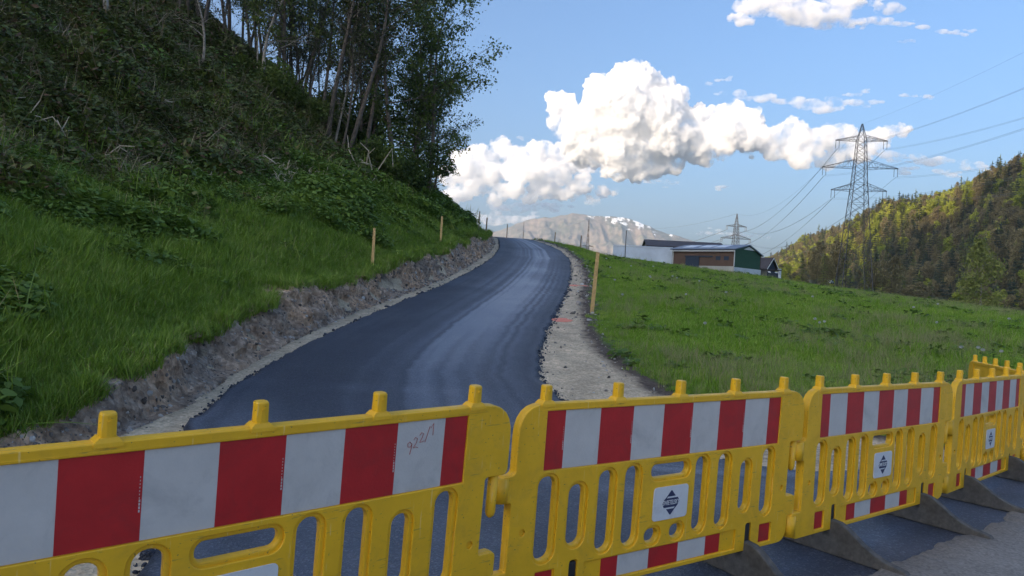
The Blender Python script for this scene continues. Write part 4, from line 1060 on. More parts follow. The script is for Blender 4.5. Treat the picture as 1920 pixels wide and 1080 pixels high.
def gable_shed(name, A, yaw, L, W, z0, ze, zr, label, cat, mats, over=.35, za=None):
    """A: near-left corner, x along the long side (yaw), y away; ridge along x"""
    root = empty(name, (A[0], A[1], z0), (0, 0, yaw)); he, hr = ze - z0, zr - z0; hb2 = he if za is None else za - z0
    def quadp(nm, P, th, mt, bev=0):
        mb = MB(); n = Vector(P[1]) - Vector(P[0]); n = n.cross(Vector(P[2]) - Vector(P[0])).normalized() * th
        mb.prism(P, (0, 0, 0), n); return mb.build(nm, mt, root)
    quadp('front_wall', [(0, 0, -3), (L, 0, -3), (L, 0, he), (0, 0, he)], -.2, mats['front'])
    quadp('back_wall', [(0, W, -3), (L, W, -3), (L, W, hb2), (0, W, hb2)], .2, mats['front'])
    for x_, sg in ((0, 1), (L, -1)):
        quadp('gable_wall', [(x_, .21, -3), (x_, W - .21, -3), (x_, W - .21, hb2), (x_, W / 2, hr - .05), (x_, .21, he)], sg * .2, mats['gable'])
    o_ = over
    for y0, y1, z_0, z_1 in ((-o_, W / 2, he - (hr - he) * o_ / (W / 2), hr), (W + o_, W / 2, hb2 - (hr - hb2) * o_ / (W / 2), hr)):
        P = [(-o_, y0, z_0), (L + o_, y0, z_0), (L + o_, y1, z_1), (-o_, y1, z_1)]
        rf = quadp('roof', P, .16 if y0 < y1 else -.16, mats['roof'])
    return tag(root, label, cat)
yawB = math.atan2(-.733, .68)
B0 = (25.4, 118.0); Lb = 11.0; Wb = 7.9
barn = gable_shed('barn', B0, yawB, Lb, Wb, 4.6, 9.15, 10.0, 'brown and green barn with blue-grey roof and dark sliding door', 'barn', {'front': BM['brown'], 'gable': BM['green'], 'roof': BM['groof']}, .3, 8.7)
def part_box(root, nm, mt, x0, x1, y0, y1, z0, z1):
    mb = MB(); mb.box(x0, x1, y0, y1, z0, z1); return mb.build(nm, mt, root)
part_box(barn, 'door', BM['door'], 2.55, 5.0, -.10, -.01, -.5, 3.35)
part_box(barn, 'door_rail', BM['door'], 2.4, 7.4, -.16, -.11, 3.36, 3.55)
part_box(barn, 'plinth', BM['conc'], 5.02, Lb + .06, -.07, -.012, -3, 2.0)
part_box(barn, 'plinth', BM['white'], Lb + .012, Lb + .10, .0, Wb, -3, 1.9)
part_box(barn, 'corner_trim', BM['trim'], Lb - .01, Lb + .09, -.06, .06, 2.0, 4.4)
mb = MB(); mb.prism([(Lb + .03, 2.5, 4.72), (Lb + .03, Wb - 1.6, 4.72), (Lb + .03, Wb / 2 + .1, 5.22)], (0, 0, 0), (.05, 0, 0)); mb.build('gable_window', BM['trim'], barn)
for x0 in (1.2, 4.2, 6.8):
    mb = MB(); y0, y1 = .9, 3.3; f_ = (5.4 - 4.55) / (Wb / 2)
    mb.prism([(x0, y0, 4.55 + f_ * y0 + .17), (x0 + 2.0, y0, 4.55 + f_ * y0 + .17), (x0 + 2.0, y1, 4.55 + f_ * y1 + .17), (x0, y1, 4.55 + f_ * y1 + .17)], (0, 0, 0), (0, 0, .03)); mb.build('roof_light', BM['sky'], barn)
gable_shed('long_barn', (26.1, 143.5), R(-5), 14.6, 12, 3, 11.25, 12.75, 'long dark-roofed barn behind the brown and green one', 'barn', {'front': BM['grey'], 'gable': BM['grey'], 'roof': BM['droof']}, .4)
part_box(barn, 'gutter', BM['trim'], -.3, Lb + .3, -.42, -.30, 4.22, 4.34)
part_box(barn, 'downpipe', BM['trim'], .12, .22, -.12, -.02, -.5, 4.3)
for x0 in (7.9, 9.3): part_box(barn, 'window', BM['door'], x0, x0 + .8, -.03, .0, 2.9, 3.5)
# long low white shed left of the barn
ws = gable_shed('white_shed', (16.3, 121.5), R(-11), 9.6, 6, 4.6, 9.35, 9.6, 'long low white-walled shed running left from the brown barn', 'shed', {'front': BM['silage'], 'gable': BM['silage'], 'roof': BM['white']}, .05)
# small lean-to and gabled house right of the barn
ln = empty('lean_to', (39.2, 116.4, 4.2), (0, 0, R(-12)))
for nm, mt_, bx in (('wall', BM['grey'], (-1.9, .9, 0, 3, -3, 2.35)), ('plinth', BM['white'], (-1.92, .92, -.05, 3.02, -3, .55)), ('opening_shade', BM['door'], (.92, 2.6, .05, 3, -3, 2.0)), ('roof', BM['droof'], (-2.1, 3.0, -.35, 3.2, 2.37, 2.5))): part_box(ln, nm, mt_, *bx)  # dark solid box under the roof stands in for the opening's shade
tag(ln, 'low grey lean-to with white plinth at the right foot of the green gable', 'shed')
hs = gable_shed('small_house', (44.8, 141), R(-50), 4.0, 3.2, 3.2, 8.2, 9.9, 'small dark gabled house right of the green barn gable', 'house', {'front': BM['droof'], 'gable': BM['door'], 'roof': BM['droof']}, .5)
for sgn in (0, 1):
    mb = MB(); y0, y1 = ((-.5, 1.6), (3.7, 1.6))[sgn]; mb.prism([(4.5, y0, 4.6), (4.5, y1, 6.75), (4.5, y1, 6.55), (4.5, y0, 4.4)], (0, 0, 0), (.06, 0, 0)); mb.build('verge_board', BM['trim'], hs)
part_box(hs, 'chimney', BM['white'], 4.4, 4.9, 3.3, 3.8, -1, 4.8)
for x, y, lb in ((45.2, 129, 'left one of two tilted white frames on the grass by the house'), (47.3, 131, 'right one of two tilted white frames on the grass by the house')):
    z = Hp(x, y); r0 = empty('tilted_frame', (x, y, z), (0, 0, R(-20)))
    mb = MB(); mb.prism([(-.75, 0, 1.95), (-.35, 0, 1.95), (.75, 0, .45), (.35, 0, .45)], (0, 0, 0), (0, 1.6, 0)); mb.build('panel', BM['sky'], r0)
    mb = MB(); mb.bar((-.5, .3, 0), (-.5, .3, 1.9), .05); mb.build('leg', M['steel'], r0); mb = MB(); mb.bar((-.5, 1.3, 0), (-.5, 1.3, 1.9), .05); mb.build('leg', M['steel'], r0); mb = MB(); mb.bar((.45, .8, 0), (.45, .8, .7), .05); mb.build('leg', M['steel'], r0)
    tag(r0, lb, 'frame')
# white car far beyond the meadow brow
cr = empty('car', (99, 230, Hp(99, 230)), (0, 0, R(55)))
mb = MB(); P = [(-2.1, 0, .35), (-2.1, 0, .85), (-1.5, 0, .98), (-1.0, 0, 1.42), (.7, 0, 1.45), (1.3, 0, .98), (2.05, 0, .88), (2.15, 0, .4)]
mb.prism(P, (0, -.85, 0), (0, .85, 0)); mb.v = [(x, y - .85, z) for x, y, z in mb.v]; mb.build('body', BM['trim'], cr, bevel=.12)
mb = MB(); mb.prism([(-1.25, 0, .99), (-.88, 0, 1.36), (.62, 0, 1.38), (1.08, 0, .99)], (0, -.865, 0), (0, .865, 0)); mb.v = [(x, y - .865, z) for x, y, z in mb.v]; mb.build('windows', M['black'], cr)
for sx in (-1.3, 1.35):
    for sy in (-.82, .82):
        mb = MB(); mb.bar((sx, sy - .1, .32), (sx, sy + .1, .32), .32, .32, 14); mb.build('wheel', M['black'], cr)
tag(cr, 'small white car half hidden behind the meadow brow', 'car')

# ------------------------------------------------------------------ pylons
def lattice(mb, z0, z1, w0, w1, n, r, rb):
    """four legs with X bracing; half widths w0 -> w1"""
    zs = [z0]; q_ = (w1 / w0) ** (1 / n) if w1 > .01 else .6
    st3 = [q_ ** k for k in range(n)]; tot = sum(st3)
    for s_ in st3: zs.append(zs[-1] + (z1 - z0) * s_ / tot)
    W = lambda z: w0 + (w1 - w0) * (z - z0) / (z1 - z0)
    cs = [(-1, -1), (1, -1), (1, 1), (-1, 1)]
    for sx, sy in cs: mb.bar((sx * w0, sy * w0, z0), (sx * w1, sy * w1, z1), r, r * .8)
    for a, b_ in zip(zs[:-1], zs[1:]):
        wa, wb = W(a), W(b_)
        for i in range(4):
            c0, c1 = cs[i], cs[(i + 1) % 4]
            mb.bar((c0[0] * wa, c0[1] * wa, a), (c1[0] * wb, c1[1] * wb, b_), rb); mb.bar((c1[0] * wa, c1[1] * wa, a), (c0[0] * wb, c0[1] * wb, b_), rb)
            mb.bar((c0[0] * wb, c0[1] * wb, b_), (c1[0] * wb, c1[1] * wb, b_), rb * .8)
ARMS = [(34.0, 3.6, 7.3, 1.95), (40.3, 4.3, 9.9, 1.5), (47.9, 2.4, 6.8, 1.12)]        # height above eye level ground, rise, half length, body half width
def pylon(x, y, zb, s_, yaw, label, top=52.6, fat=.8, group='lattice pylons of the power line'):
    root = empty('pylon', (x, y, zb), (0, 0, yaw)); H_ = top - zb
    mb = MB(); lattice(mb, 0, (36 - zb), 5.4 * .95, 1.75, 10, .16 * fat, .06 * fat); lattice(mb, 36 - zb, 47.9 - zb, 1.75, 1.1, 6, .13 * fat, .055 * fat); lattice(mb, 47.9 - zb, top - zb, 1.1, .12, 4, .10 * fat, .045 * fat)
    mb.build('mast', M['steel'], root)
    tips = []
    for z_, rise, L_, bw_ in ARMS:
        z_ -= zb; mb = MB()
        for sg in (-1, 1):
            for sy in (-1, 1):
                mb.bar((sg * bw_, sy * bw_, z_), (sg * L_, sy * .15, z_), .09 * fat, .07 * fat); mb.bar((sg * bw_ * .8, sy * bw_ * .8, z_ + rise * .55), (sg * L_, sy * .15, z_ + .1), .08 * fat, .06 * fat)
                n = 6; prev = None
                for k in range(n + 1):
                    t_ = k / n; lo = Vector((sg * (bw_ + (L_ - bw_) * t_), sy * (bw_ * (1 - t_) + .15 * t_), z_)); hi = Vector((sg * (bw_ * .8 + (L_ - bw_ * .8) * t_), sy * (bw_ * .8 * (1 - t_) + .15 * t_), z_ + rise * .55 * (1 - t_) + .1 * t_))
                    mb.bar(lo, hi, .035 * fat)
                    if prev: mb.bar(prev, hi, .035 * fat) if k % 2 else mb.bar(prev2, lo, .035 * fat)
                    prev, prev2 = lo, hi
        mb.build('crossarm', M['steel'], root)
        for sg in (-1, 1):
            for q_ in (.35, 1.0):
                ib = MB(); xx = sg * (L_ - (q_ - .35) * 0 - (1.0 if q_ < .5 else .1)); ib.bar((xx, 0, z_), (xx, 0, z_ - 2.3), .09 * fat, .09 * fat, 6); ib.build('insulator', M['glassy'], root)
            tips.append((sg * (L_ - .55), z_ - 2.4))
    tag(root, label, 'pylon', group)
    Mx = Matrix.Translation((x, y, zb)) @ Matrix.Rotation(yaw, 4, 'Z')
    return [Mx @ Vector((a, 0, b_)) for a, b_ in tips] + [Mx @ Vector((0, 0, H_))]
T1 = pylon(94.9, 205, -9, 1, R(-10), 'big near lattice pylon with three crossarms before the forested hill')
T2 = pylon(138.5, 462, -12 + 4, 1, R(8), 'smaller pylon rising behind the barn roofs', top=56.0, fat=1.35)
T3 = pylon(74, 745, 18, 1, R(20), 'faint distant pylon before the mountain, left of the barns', top=76, fat=1.5)
T4 = pylon(12, 1060, 40, 1, R(10), 'faintest distant pylon, just right of the road crest', top=98, fat=1.7)
T0 = [Vector(p) + Vector((-32, -262, 0)) for p in T1]
# per-tower cross-arm heights differ only by the tower's own base
def cat_pts(a, b_, sag, n=26):
    return [a.lerp(b_, k / n) - Vector((0, 0, 4 * sag * (k / n) * (1 - k / n))) for k in range(n + 1)]
cn = ['lower', 'lower', 'middle', 'middle', 'upper', 'upper']
for i in range(7):
    mb = MB(); twin = (-.2, .2) if i < 6 else (0,)
    for dx in twin:
        for (a, b_, sg, rr_) in ((T0[i], T1[i], 9.5 if i < 6 else 7, .018), (T1[i], T2[i], 9.5, .036), (T2[i], T3[i], 10, .07), (T3[i], T4[i], 10, .10)):
            P = [p + Vector((dx, 0, dx * .9)) for p in cat_pts(a, b_, sg)]
            mb.tube(P, rr_ * (1 if i < 6 else .8), 4)
    o = mb.build('power_cable', M['wire'])
    side = 'left' if i % 2 == 0 else 'right'
    tag(o, 'twin cable hung from the %s end of the %s crossarms' % (side, cn[i]) if i < 6 else 'single earth wire joining the pylon tips', 'cable', 'overhead cables of the power line')

# ------------------------------------------------------------------ forested hill on the right
RA = np.array([.28,.3455,.39,.4293,.4997,.5783,.62,.6829,.78,.95,1.3]); RZ = np.array([.055,.0643,.093,.1096,.1499,.1717,.193,.2218,.26,.30,.33])
def ridge(a):
    a = np.asarray(a, float); Yr = np.interp(a, [.28,.3455,.5,.7,1.0,1.3], [1050,900,700,540,430,380]); Yb_ = np.interp(a, [.28,.3455,.5,.7,1.0,1.3], [700,520,330,235,190,170])
    zr = CH + np.interp(a, RA, RZ) * Yr - 15
    return Yb_, Yr, zr
def Hf(X, Y):
    a = X / np.maximum(Y, 1); Yb_, Yr, zr = ridge(a); t_ = (Y - Yb_) / (Yr - Yb_)
    tc = np.clip(t_, 0, 1); z = -10 + (zr + 10) * (tc ** .95 * .75 + .25 * smooth(0, 1, tc))
    z = z - np.clip(t_ - 1, 0, 3) * 40
    gul = fbm(X / 90, Y / 90, 0, 91, 3) * 12 * smooth(0, .25, tc) * (1 - smooth(.8, 1, tc))
    return z + gul
aa = np.linspace(.25, 1.3, 110); tq = np.linspace(-.12, 1.6, 90)
A_, T_ = np.meshgrid(aa, tq, indexing='ij'); Yb_, Yr, _ = ridge(A_); Yh = Yb_ + T_ * (Yr - Yb_); Xh = A_ * Yh
V = np.stack([Xh, Yh, Hf(Xh, Yh) - (T_ < -.02) * 4], -1); n1_, n2_ = Xh.shape; idx = np.arange(n1_ * n2_).reshape(n1_, n2_)
F = np.stack([idx[:-1,:-1], idx[1:,:-1], idx[1:,1:], idx[:-1,1:]], -1).reshape(-1, 4)
me = mesh_np('hills', V.reshape(-1, 3), F, True)
FG = wallmat('forest_floor', (.05, .05, .03), .4, .05, .95)
o = link_mesh('hills', me, FG); tag(o, kind='structure', label='forested hillside ground right of the valley')

# tree kinds of the forest
FM = [leaf_mat('spruce_needles', [(.04, .055, .025), (.07, .088, .035), (.11, .13, .05)], pscale=.03, trans=.2),
      leaf_mat('spring_leaves', [(.22, .26, .03), (.35, .38, .045), (.46, .45, .07)], pscale=.03, trans=.35),
      leaf_mat('budding_leaves', [(.15, .125, .06), (.22, .18, .08), (.30, .24, .11)], pscale=.03, trans=.3),
      leaf_mat('larch_needles', [(.11, .13, .03), (.18, .20, .045), (.28, .29, .065)], pscale=.03, trans=.25)]
FTR = simple('forest_bark', (.13, .105, .085), .9, .3, 2, .2)
def conifer(seed, h, wd, n, cs):
    r = np.random.default_rng(seed); V_ = []; F_ = []
    nw = 15
    for w_ in range(nw):
        t_ = .14 + .84 * w_ / nw; z = h * t_; L = wd * (1 - t_) ** .62 * r.uniform(.8, 1.15) + .25
        for k in range(int(7 + 4 * (1 - t_))):
            az = r.uniform(0, 6.28); d = np.array([np.cos(az), np.sin(az), -.22 + .3 * t_]); sd_ = np.array([-d[1], d[0], 0]); l_ = L * r.uniform(.7, 1.15); zz = z + r.uniform(-.4, .4)
            for j in range(n):
                u_ = (j + r.uniform(.2, .8)) / n; c_ = np.array([0, 0, zz]) + d * l_ * u_ + sd_ * r.normal() * .12 * l_; wdt = cs * (1.25 - .6 * u_) * r.uniform(.7, 1.2); b0 = len(V_)
                dz = np.array([0, 0, -wdt * r.uniform(.3, .8)])
                V_ += [c_ - d * wdt * .6, c_ + sd_ * wdt * .7 + dz, c_ + d * wdt * .9 + dz * .6, c_ - sd_ * wdt * .7 + dz]; F_.append((b0, b0 + 1, b0 + 2, b0 + 3))
    b0 = len(V_); 
    for k in range(6):
        a = k * 1.05; b0 = len(V_); V_ += [[0, 0, h * 1.03], [np.cos(a) * .25, np.sin(a) * .25, h * .95], [np.cos(a + .9) * .25, np.sin(a + .9) * .25, h * .93], [0, 0, h * .96]]; F_.append((b0, b0 + 1, b0 + 2, b0 + 3))
    return mesh_np('crown', np.array(V_), np.array(F_))
def broad(seed, h, wd, n, cs, low=.25, lobes=12):
    r = np.random.default_rng(seed); P = []
    for k in range(lobes):
        t_ = low + (1 - low) * (k + .5) / lobes * .95; rad_ = wd * math.sin(math.pi * min(.97, .12 + (t_ - low) / (1 - low) * .86)) ** .7
        a = r.uniform(0, 6.28); c_ = np.array([np.cos(a) * rad_ * .55, np.sin(a) * rad_ * .55, h * t_]); q_ = n // lobes
        d = r.normal(size=(q_, 3)); d /= np.linalg.norm(d, axis=1, keepdims=True); P.append(c_ + d * (rad_ * .55 + .5) * np.array([1, 1, .8]) * (r.uniform(size=(q_, 1)) ** .45))
    V_, F_ = leaves_np(np.vstack(P), None, cs, r); return mesh_np('crown', V_, F_)
def ftrunk(h, r_, seed=1):
    mb = MB(); rr_ = random.Random(seed); mb.tube([(0, 0, -2), (rr_.uniform(-.2, .2), 0, h * .4), (rr_.uniform(-.3, .3), rr_.uniform(-.2, .2), h * .92)], [r_, r_ * .7, r_ * .15], 6); return mb.mesh('trunk', True)
KF = []
for sd_, kd, mt_ in ((1, 'c', 0), (2, 'c', 0), (3, 'b', 1), (4, 'b', 2), (5, 'c', 3), (6, 'b', 1), (7, 'b', 2), (8, 'c', 0)):
    if kd == 'c': h_ = 21 + sd_ % 3; cr_ = conifer(sd_ + 200, h_, 3.9 + .3 * (sd_ % 3), 6, .5)
    else: h_ = 18 + sd_ % 3; cr_ = broad(sd_ + 200, h_, 4.0, 2600, .31)
    cr_.materials.append(FM[mt_]); tk_ = ftrunk(h_, .26, sd_); tk_.materials.append(FTR)
    mrg = join('forest_tree', [cr_, tk_]); 
    for m_ in (FM[mt_], FTR):
        if m_.name not in [x.name for x in mrg.materials if x]: mrg.materials.append(m_)
    # second material for the trunk faces
    nc_ = len(cr_.polygons)
    for p_ in mrg.polygons[nc_:]: p_.material_index = 1
    KF.append((kd, mt_, cr_, tk_, mrg))
LBL = {('c', 0): 'dark spruce', ('b', 1): 'fresh green broadleaf tree', ('b', 2): 'brownish budding tree', ('c', 3): 'pale green larch'}
# positions by jittered rows in (direction, depth)
rf = np.random.default_rng(5)
pts = []
n_try = 8000
a = rf.uniform(.29, .86, n_try); t_ = rf.uniform(0, 1.03, n_try) ** .85
Yb_, Yr, _ = ridge(a); Yt = Yb_ + t_ * (Yr - Yb_); Xt = a * Yt
keep = []; cell = {}
for i in range(n_try):
    kx, ky = int(Xt[i] // 5.2), int(Yt[i] // 5.2)
    if any((kx + dx, ky + dy) in cell and (Xt[cell[(kx + dx, ky + dy)]] - Xt[i]) ** 2 + (Yt[cell[(kx + dx, ky + dy)]] - Yt[i]) ** 2 < 15 for dx in (-1, 0, 1) for dy in (-1, 0, 1)): continue
    cell[(kx, ky)] = i; keep.append(i)
a, t_, Xt, Yt = a[keep], t_[keep], Xt[keep], Yt[keep]; Zt = Hf(Xt, Yt)
nz = fbm(Xt / 45, Yt / 45, 0, 95, 2)
kind = np.where(nz + rf.normal(0, .35, len(a)) > .05, rf.choice([2, 5, 3, 4, 2, 6], len(a)), rf.choice([0, 1, 7, 4, 4, 6, 3, 2], len(a)))
kind = np.where((t_ > .9), rf.choice([0, 4, 6, 3, 2, 5], len(a)), kind)
shadyL = (a > .55) & (t_ < .5); kind = np.where(shadyL & (rf.uniform(size=len(a)) < .5), rf.choice([3, 6, 0], len(a)), kind)  # browner kinds put the shaded slope's tone into the tree colours
sc = rf.uniform(.6, 1.05, len(a)) * np.where(t_ < .08, .75, 1) * np.where(t_ > .9, .72, 1)
# screen size decides which are individuals
size = sc / Yt * (1.2 - .9 * t_); order = np.argsort(-size); ind = order[:290]; rest = order[290:]
for k in ind:
    kd, mt_, cr_, tk_, mrg = KF[kind[k]]; lb = LBL[(kd, mt_)]
    zone = 'sunlit upper part' if False else ('near front rows' if t_[k] < .25 else 'middle rows')
    if Yt[k] < 300:
        o = empty('forest_tree', (Xt[k], Yt[k], Zt[k]), (0, 0, rf.uniform(0, 6.28))); link_mesh('crown', cr_, None, o); link_mesh('trunk', tk_, None, o)
    else:
        o = link_mesh('forest_tree', mrg); o.location = (Xt[k], Yt[k], Zt[k]); o.rotation_euler = (0, 0, rf.uniform(0, 6.28))
    o.scale = (sc[k],) * 3
    tag(o, '%s in the %s of the forest on the right hillside' % (lb, zone), 'tree', '%ss in the %s of the right hillside forest' % (lb, zone))
scatter('forest', np.stack([Xt[rest], Yt[rest], Zt[rest]], 1), rots(len(rest), .02), sc[rest], kind[rest], [(k[4], None) for k in KF], 'mixed forest covering the upper right hillside')
# the stand-alone tree and the thickets at the foot of the hill
def foot_tree(px, d, k, s_, label, ztop=None, name='tree', cat='tree', grp=None, sq=1):
    x, y = at_depth(px, d, 520); kd, mt_, cr_, tk_, mrg = KF[k]; z = max(Hp(x, y), -10) - .3
    o = empty(name, (x, y, z), (0, 0, px * .1)); link_mesh('crown', cr_, None, o); link_mesh('trunk', tk_, None, o)
    o.scale = (s_ * sq, s_ * sq, s_); tag(o, label, cat, grp); return o
big_c = broad(501, 21, 5.2, 3600, .34, .12, 26); big_c.materials.append(FM[3]); big_t = ftrunk(21, .34, 3); big_t.materials.append(BARKP)
x, y = at_depth(1843, 152, 500); o = empty('tree', (x, y, Hp(x, y) - .3)); link_mesh('crown', big_c, None, o); link_mesh('trunk', big_t, None, o); o.scale = (.8, .8, .98)
tag(o, 'tall lone pale green tree with a bright trunk at the right meadow edge', 'tree')
rk = random.Random(8)
for k in range(74):
    px = 1455 + k * 6.6 + rk.uniform(-6, 6); d = rk.uniform(215, 262); hk = rk.choice([3, 6, 0, 6, 3, 4, 2])
    hh_ = .62 + .3 * rk.random() + (.12 if px > 1650 else -.12)
    foot_tree(px, d, hk, hh_, 'shaded tree or tall shrub in the thicket along the valley edge', grp='thicket trees along the far edge of the meadow')

# ------------------------------------------------------------------ unseen ridge on the viewer's left and rear, crest shaped to put the valley in evening shade
SH_ = [(px_, py_ + 26) for px_, py_ in [(1440, 530), (1500, 508), (1540, 490), (1572, 478), (1620, 470), (1660, 462), (1690, 448), (1725, 420), (1760, 400), (1800, 382), (1850, 365), (1895, 338), (1920, 322)]]
def hill_pt(px, py):
    u, v = (px - 960) / 1380, (540 - py) / 1380; r_ = R(3.2); a, zt = u * math.cos(r_) - v * math.sin(r_), u * math.sin(r_) + v * math.cos(r_)
    y = np.linspace(200, 1100, 3000); hh = Hf(a * y, y) + 9; i = np.where(CH + zt * y < hh)[0]
    if not len(i): return None
    return Vector((a * y[i[0]], y[i[0]], CH + zt * y[i[0]]))
XO = -1250.
cr_pts = []
for px, py in SH_:
    p = hill_pt(px, py)
    if p is None: continue
    s_ = (p.x - XO) / -SUN_TO.x; q_ = p + SUN_TO * s_; cr_pts.append((q_.y, q_.z))
cr_pts.sort()
print('OCC', [(round(a_), round(b_)) for a_, b_ in cr_pts])
ymin, ymax = cr_pts[0][0], cr_pts[-1][0]
yo = np.concatenate([np.linspace(-3900, ymin - 10, 60), np.linspace(ymin, ymax, 60), np.linspace(ymax + 8, ymax + 560, 20)])
zo = np.interp(yo, [p[0] for p in cr_pts], [p[1] for p in cr_pts])
zo = np.where(yo < ymin, np.maximum(zo, cr_pts[0][1] + 60), zo)
zo = np.where(yo > ymax, cr_pts[-1][1] * (1 - smooth(ymax, ymax + 540, yo)) - 12, zo)
zo = zo + fbm(yo / 30, 0 * yo, 0, 97, 3) * 5 * (yo < ymax)
qx = np.array([0, .12, .25, .4, .5, .6, .75, .88, 1]); hx = np.array([0, .22, .5, .82, 1, .82, .5, .22, 0])
YO, QX = np.meshgrid(yo, qx, indexing='ij'); XX = XO + (QX - .5) * 1500; ZZ = -12 + (zo[:,None] + 12) * hx[None,:] + fbm(XX / 90, YO / 90, 0, 99, 3) * 12 * (np.abs(QX - .5) > .05) * (np.abs(QX - .5) < .48)
V = np.stack([XX, YO, ZZ], -1); n1_, n2_ = XX.shape; idx = np.arange(n1_ * n2_).reshape(n1_, n2_)
F = np.stack([idx[:-1,:-1], idx[1:,:-1], idx[1:,1:], idx[:-1,1:]], -1).reshape(-1, 4)
o = link_mesh('hills', mesh_np('hills', V.reshape(-1, 3), F, True), wallmat('ridge_forest', (.04, .055, .02), .35, .03, .95)); tag(o, kind='structure', label='unseen steep valley ridge left of and behind the viewer, shaped to shade the valley')

# ------------------------------------------------------------------ far mountain
MA = np.array([-.12,-.06,-.0203,.008,.0265,.05,.0655,.0775,.105,.135,.158,.176,.196,.2277,.27,.32]); MZ = np.array([.045,.062,.078,.0905,.0965,.099,.1035,.1065,.1045,.1045,.1025,.0965,.0885,.0815,.072,.055])
xm = np.linspace(-1050, 2400, 330); ym = np.linspace(4950, 6375, 150); XM, YM = np.meshgrid(xm, ym)
y_r = 5925 + 120 * vnoise(XM / 675, 0 * XM, 0, 101); am = XM / y_r; zr = (CH + np.interp(am, MA, MZ) * y_r)
tm_ = np.where(YM < y_r, (YM - 4950) / (y_r - 4950), 1 - (YM - y_r) / (6375 - y_r) * .6); tm_ = np.clip(tm_, 0, 1)
prof = tm_ ** 1.15
rg_ = (1 - np.abs(fbm(XM / 315, YM / 675, 0, 103, 5, 2.1, .55))); rg2 = fbm(XM / 90, YM / 165, 0, 105, 4)
ZM = -40 + (zr + 40) * prof + ((rg_ - .7) * 105 + rg2 * 14) * smooth(0, .3, tm_) * (1 - smooth(.82, 1, tm_)) * (.5 + .5 * zr / 600) + fbm(XM / 45, 0 * XM, 0, 107, 3) * 4
V = np.stack([XM, YM, ZM], -1); n1_, n2_ = XM.shape; idx = np.arange(n1_ * n2_).reshape(n1_, n2_)
F = np.stack([idx[:-1,:-1], idx[:-1,1:], idx[1:,1:], idx[1:,:-1]], -1).reshape(-1, 4)
me = mesh_np('mountain', V.reshape(-1, 3), F, True)
sn = .64 * smooth(.76, 1.02, ZM / 640 + .12 * fbm(XM / 50, YM / 120, 0, 109, 4) + .10 * smooth(.10, .2, XM / YM)) * smooth(.07, .12, XM / YM)
at = me.attributes.new('snow', 'FLOAT', 'POINT'); at.data.foreach_set('value', sn.ravel().astype(np.float32))
m, t = mat('mountain_mat'); b = NB(t); geo = b.n('NewGeometry'); P = geo.outputs['Position']
n1 = noise(b, .0045, 6, .6, P); n2 = noise(b, .022, 6, .7, P); sa = b.n('Attribute', attribute_name='snow')
c = ramp(b, n1.outputs[0], [(.35, (.07, .085, .055)), (.5, (.12, .115, .085)), (.58, (.25, .19, .14)), (.7, (.13, .14, .08))]).outputs[0]
c = mixc(b, .4, c, ramp(b, n2.outputs[0], [(.4, (.05, .055, .04)), (.6, (.36, .26, .20))]).outputs[0])
sf = ramp(b, mathn(b, 'ADD', mathn(b, 'MULTIPLY', sa.outputs['Fac'], .9), mathn(b, 'MULTIPLY', mathn(b, 'SUBTRACT', n2.outputs[0], .5), 1.6)), [(.45, 0), (.56, 1)]).outputs[0]
c = mixc(b, sf, c, (.85, .85, .85)); finish(b, c, .9, n2.outputs[0], .4, 8, .1)
o = link_mesh('mountain', me, m); tag(o, kind='structure', label='far mountain with patches of snow on its right shoulder')

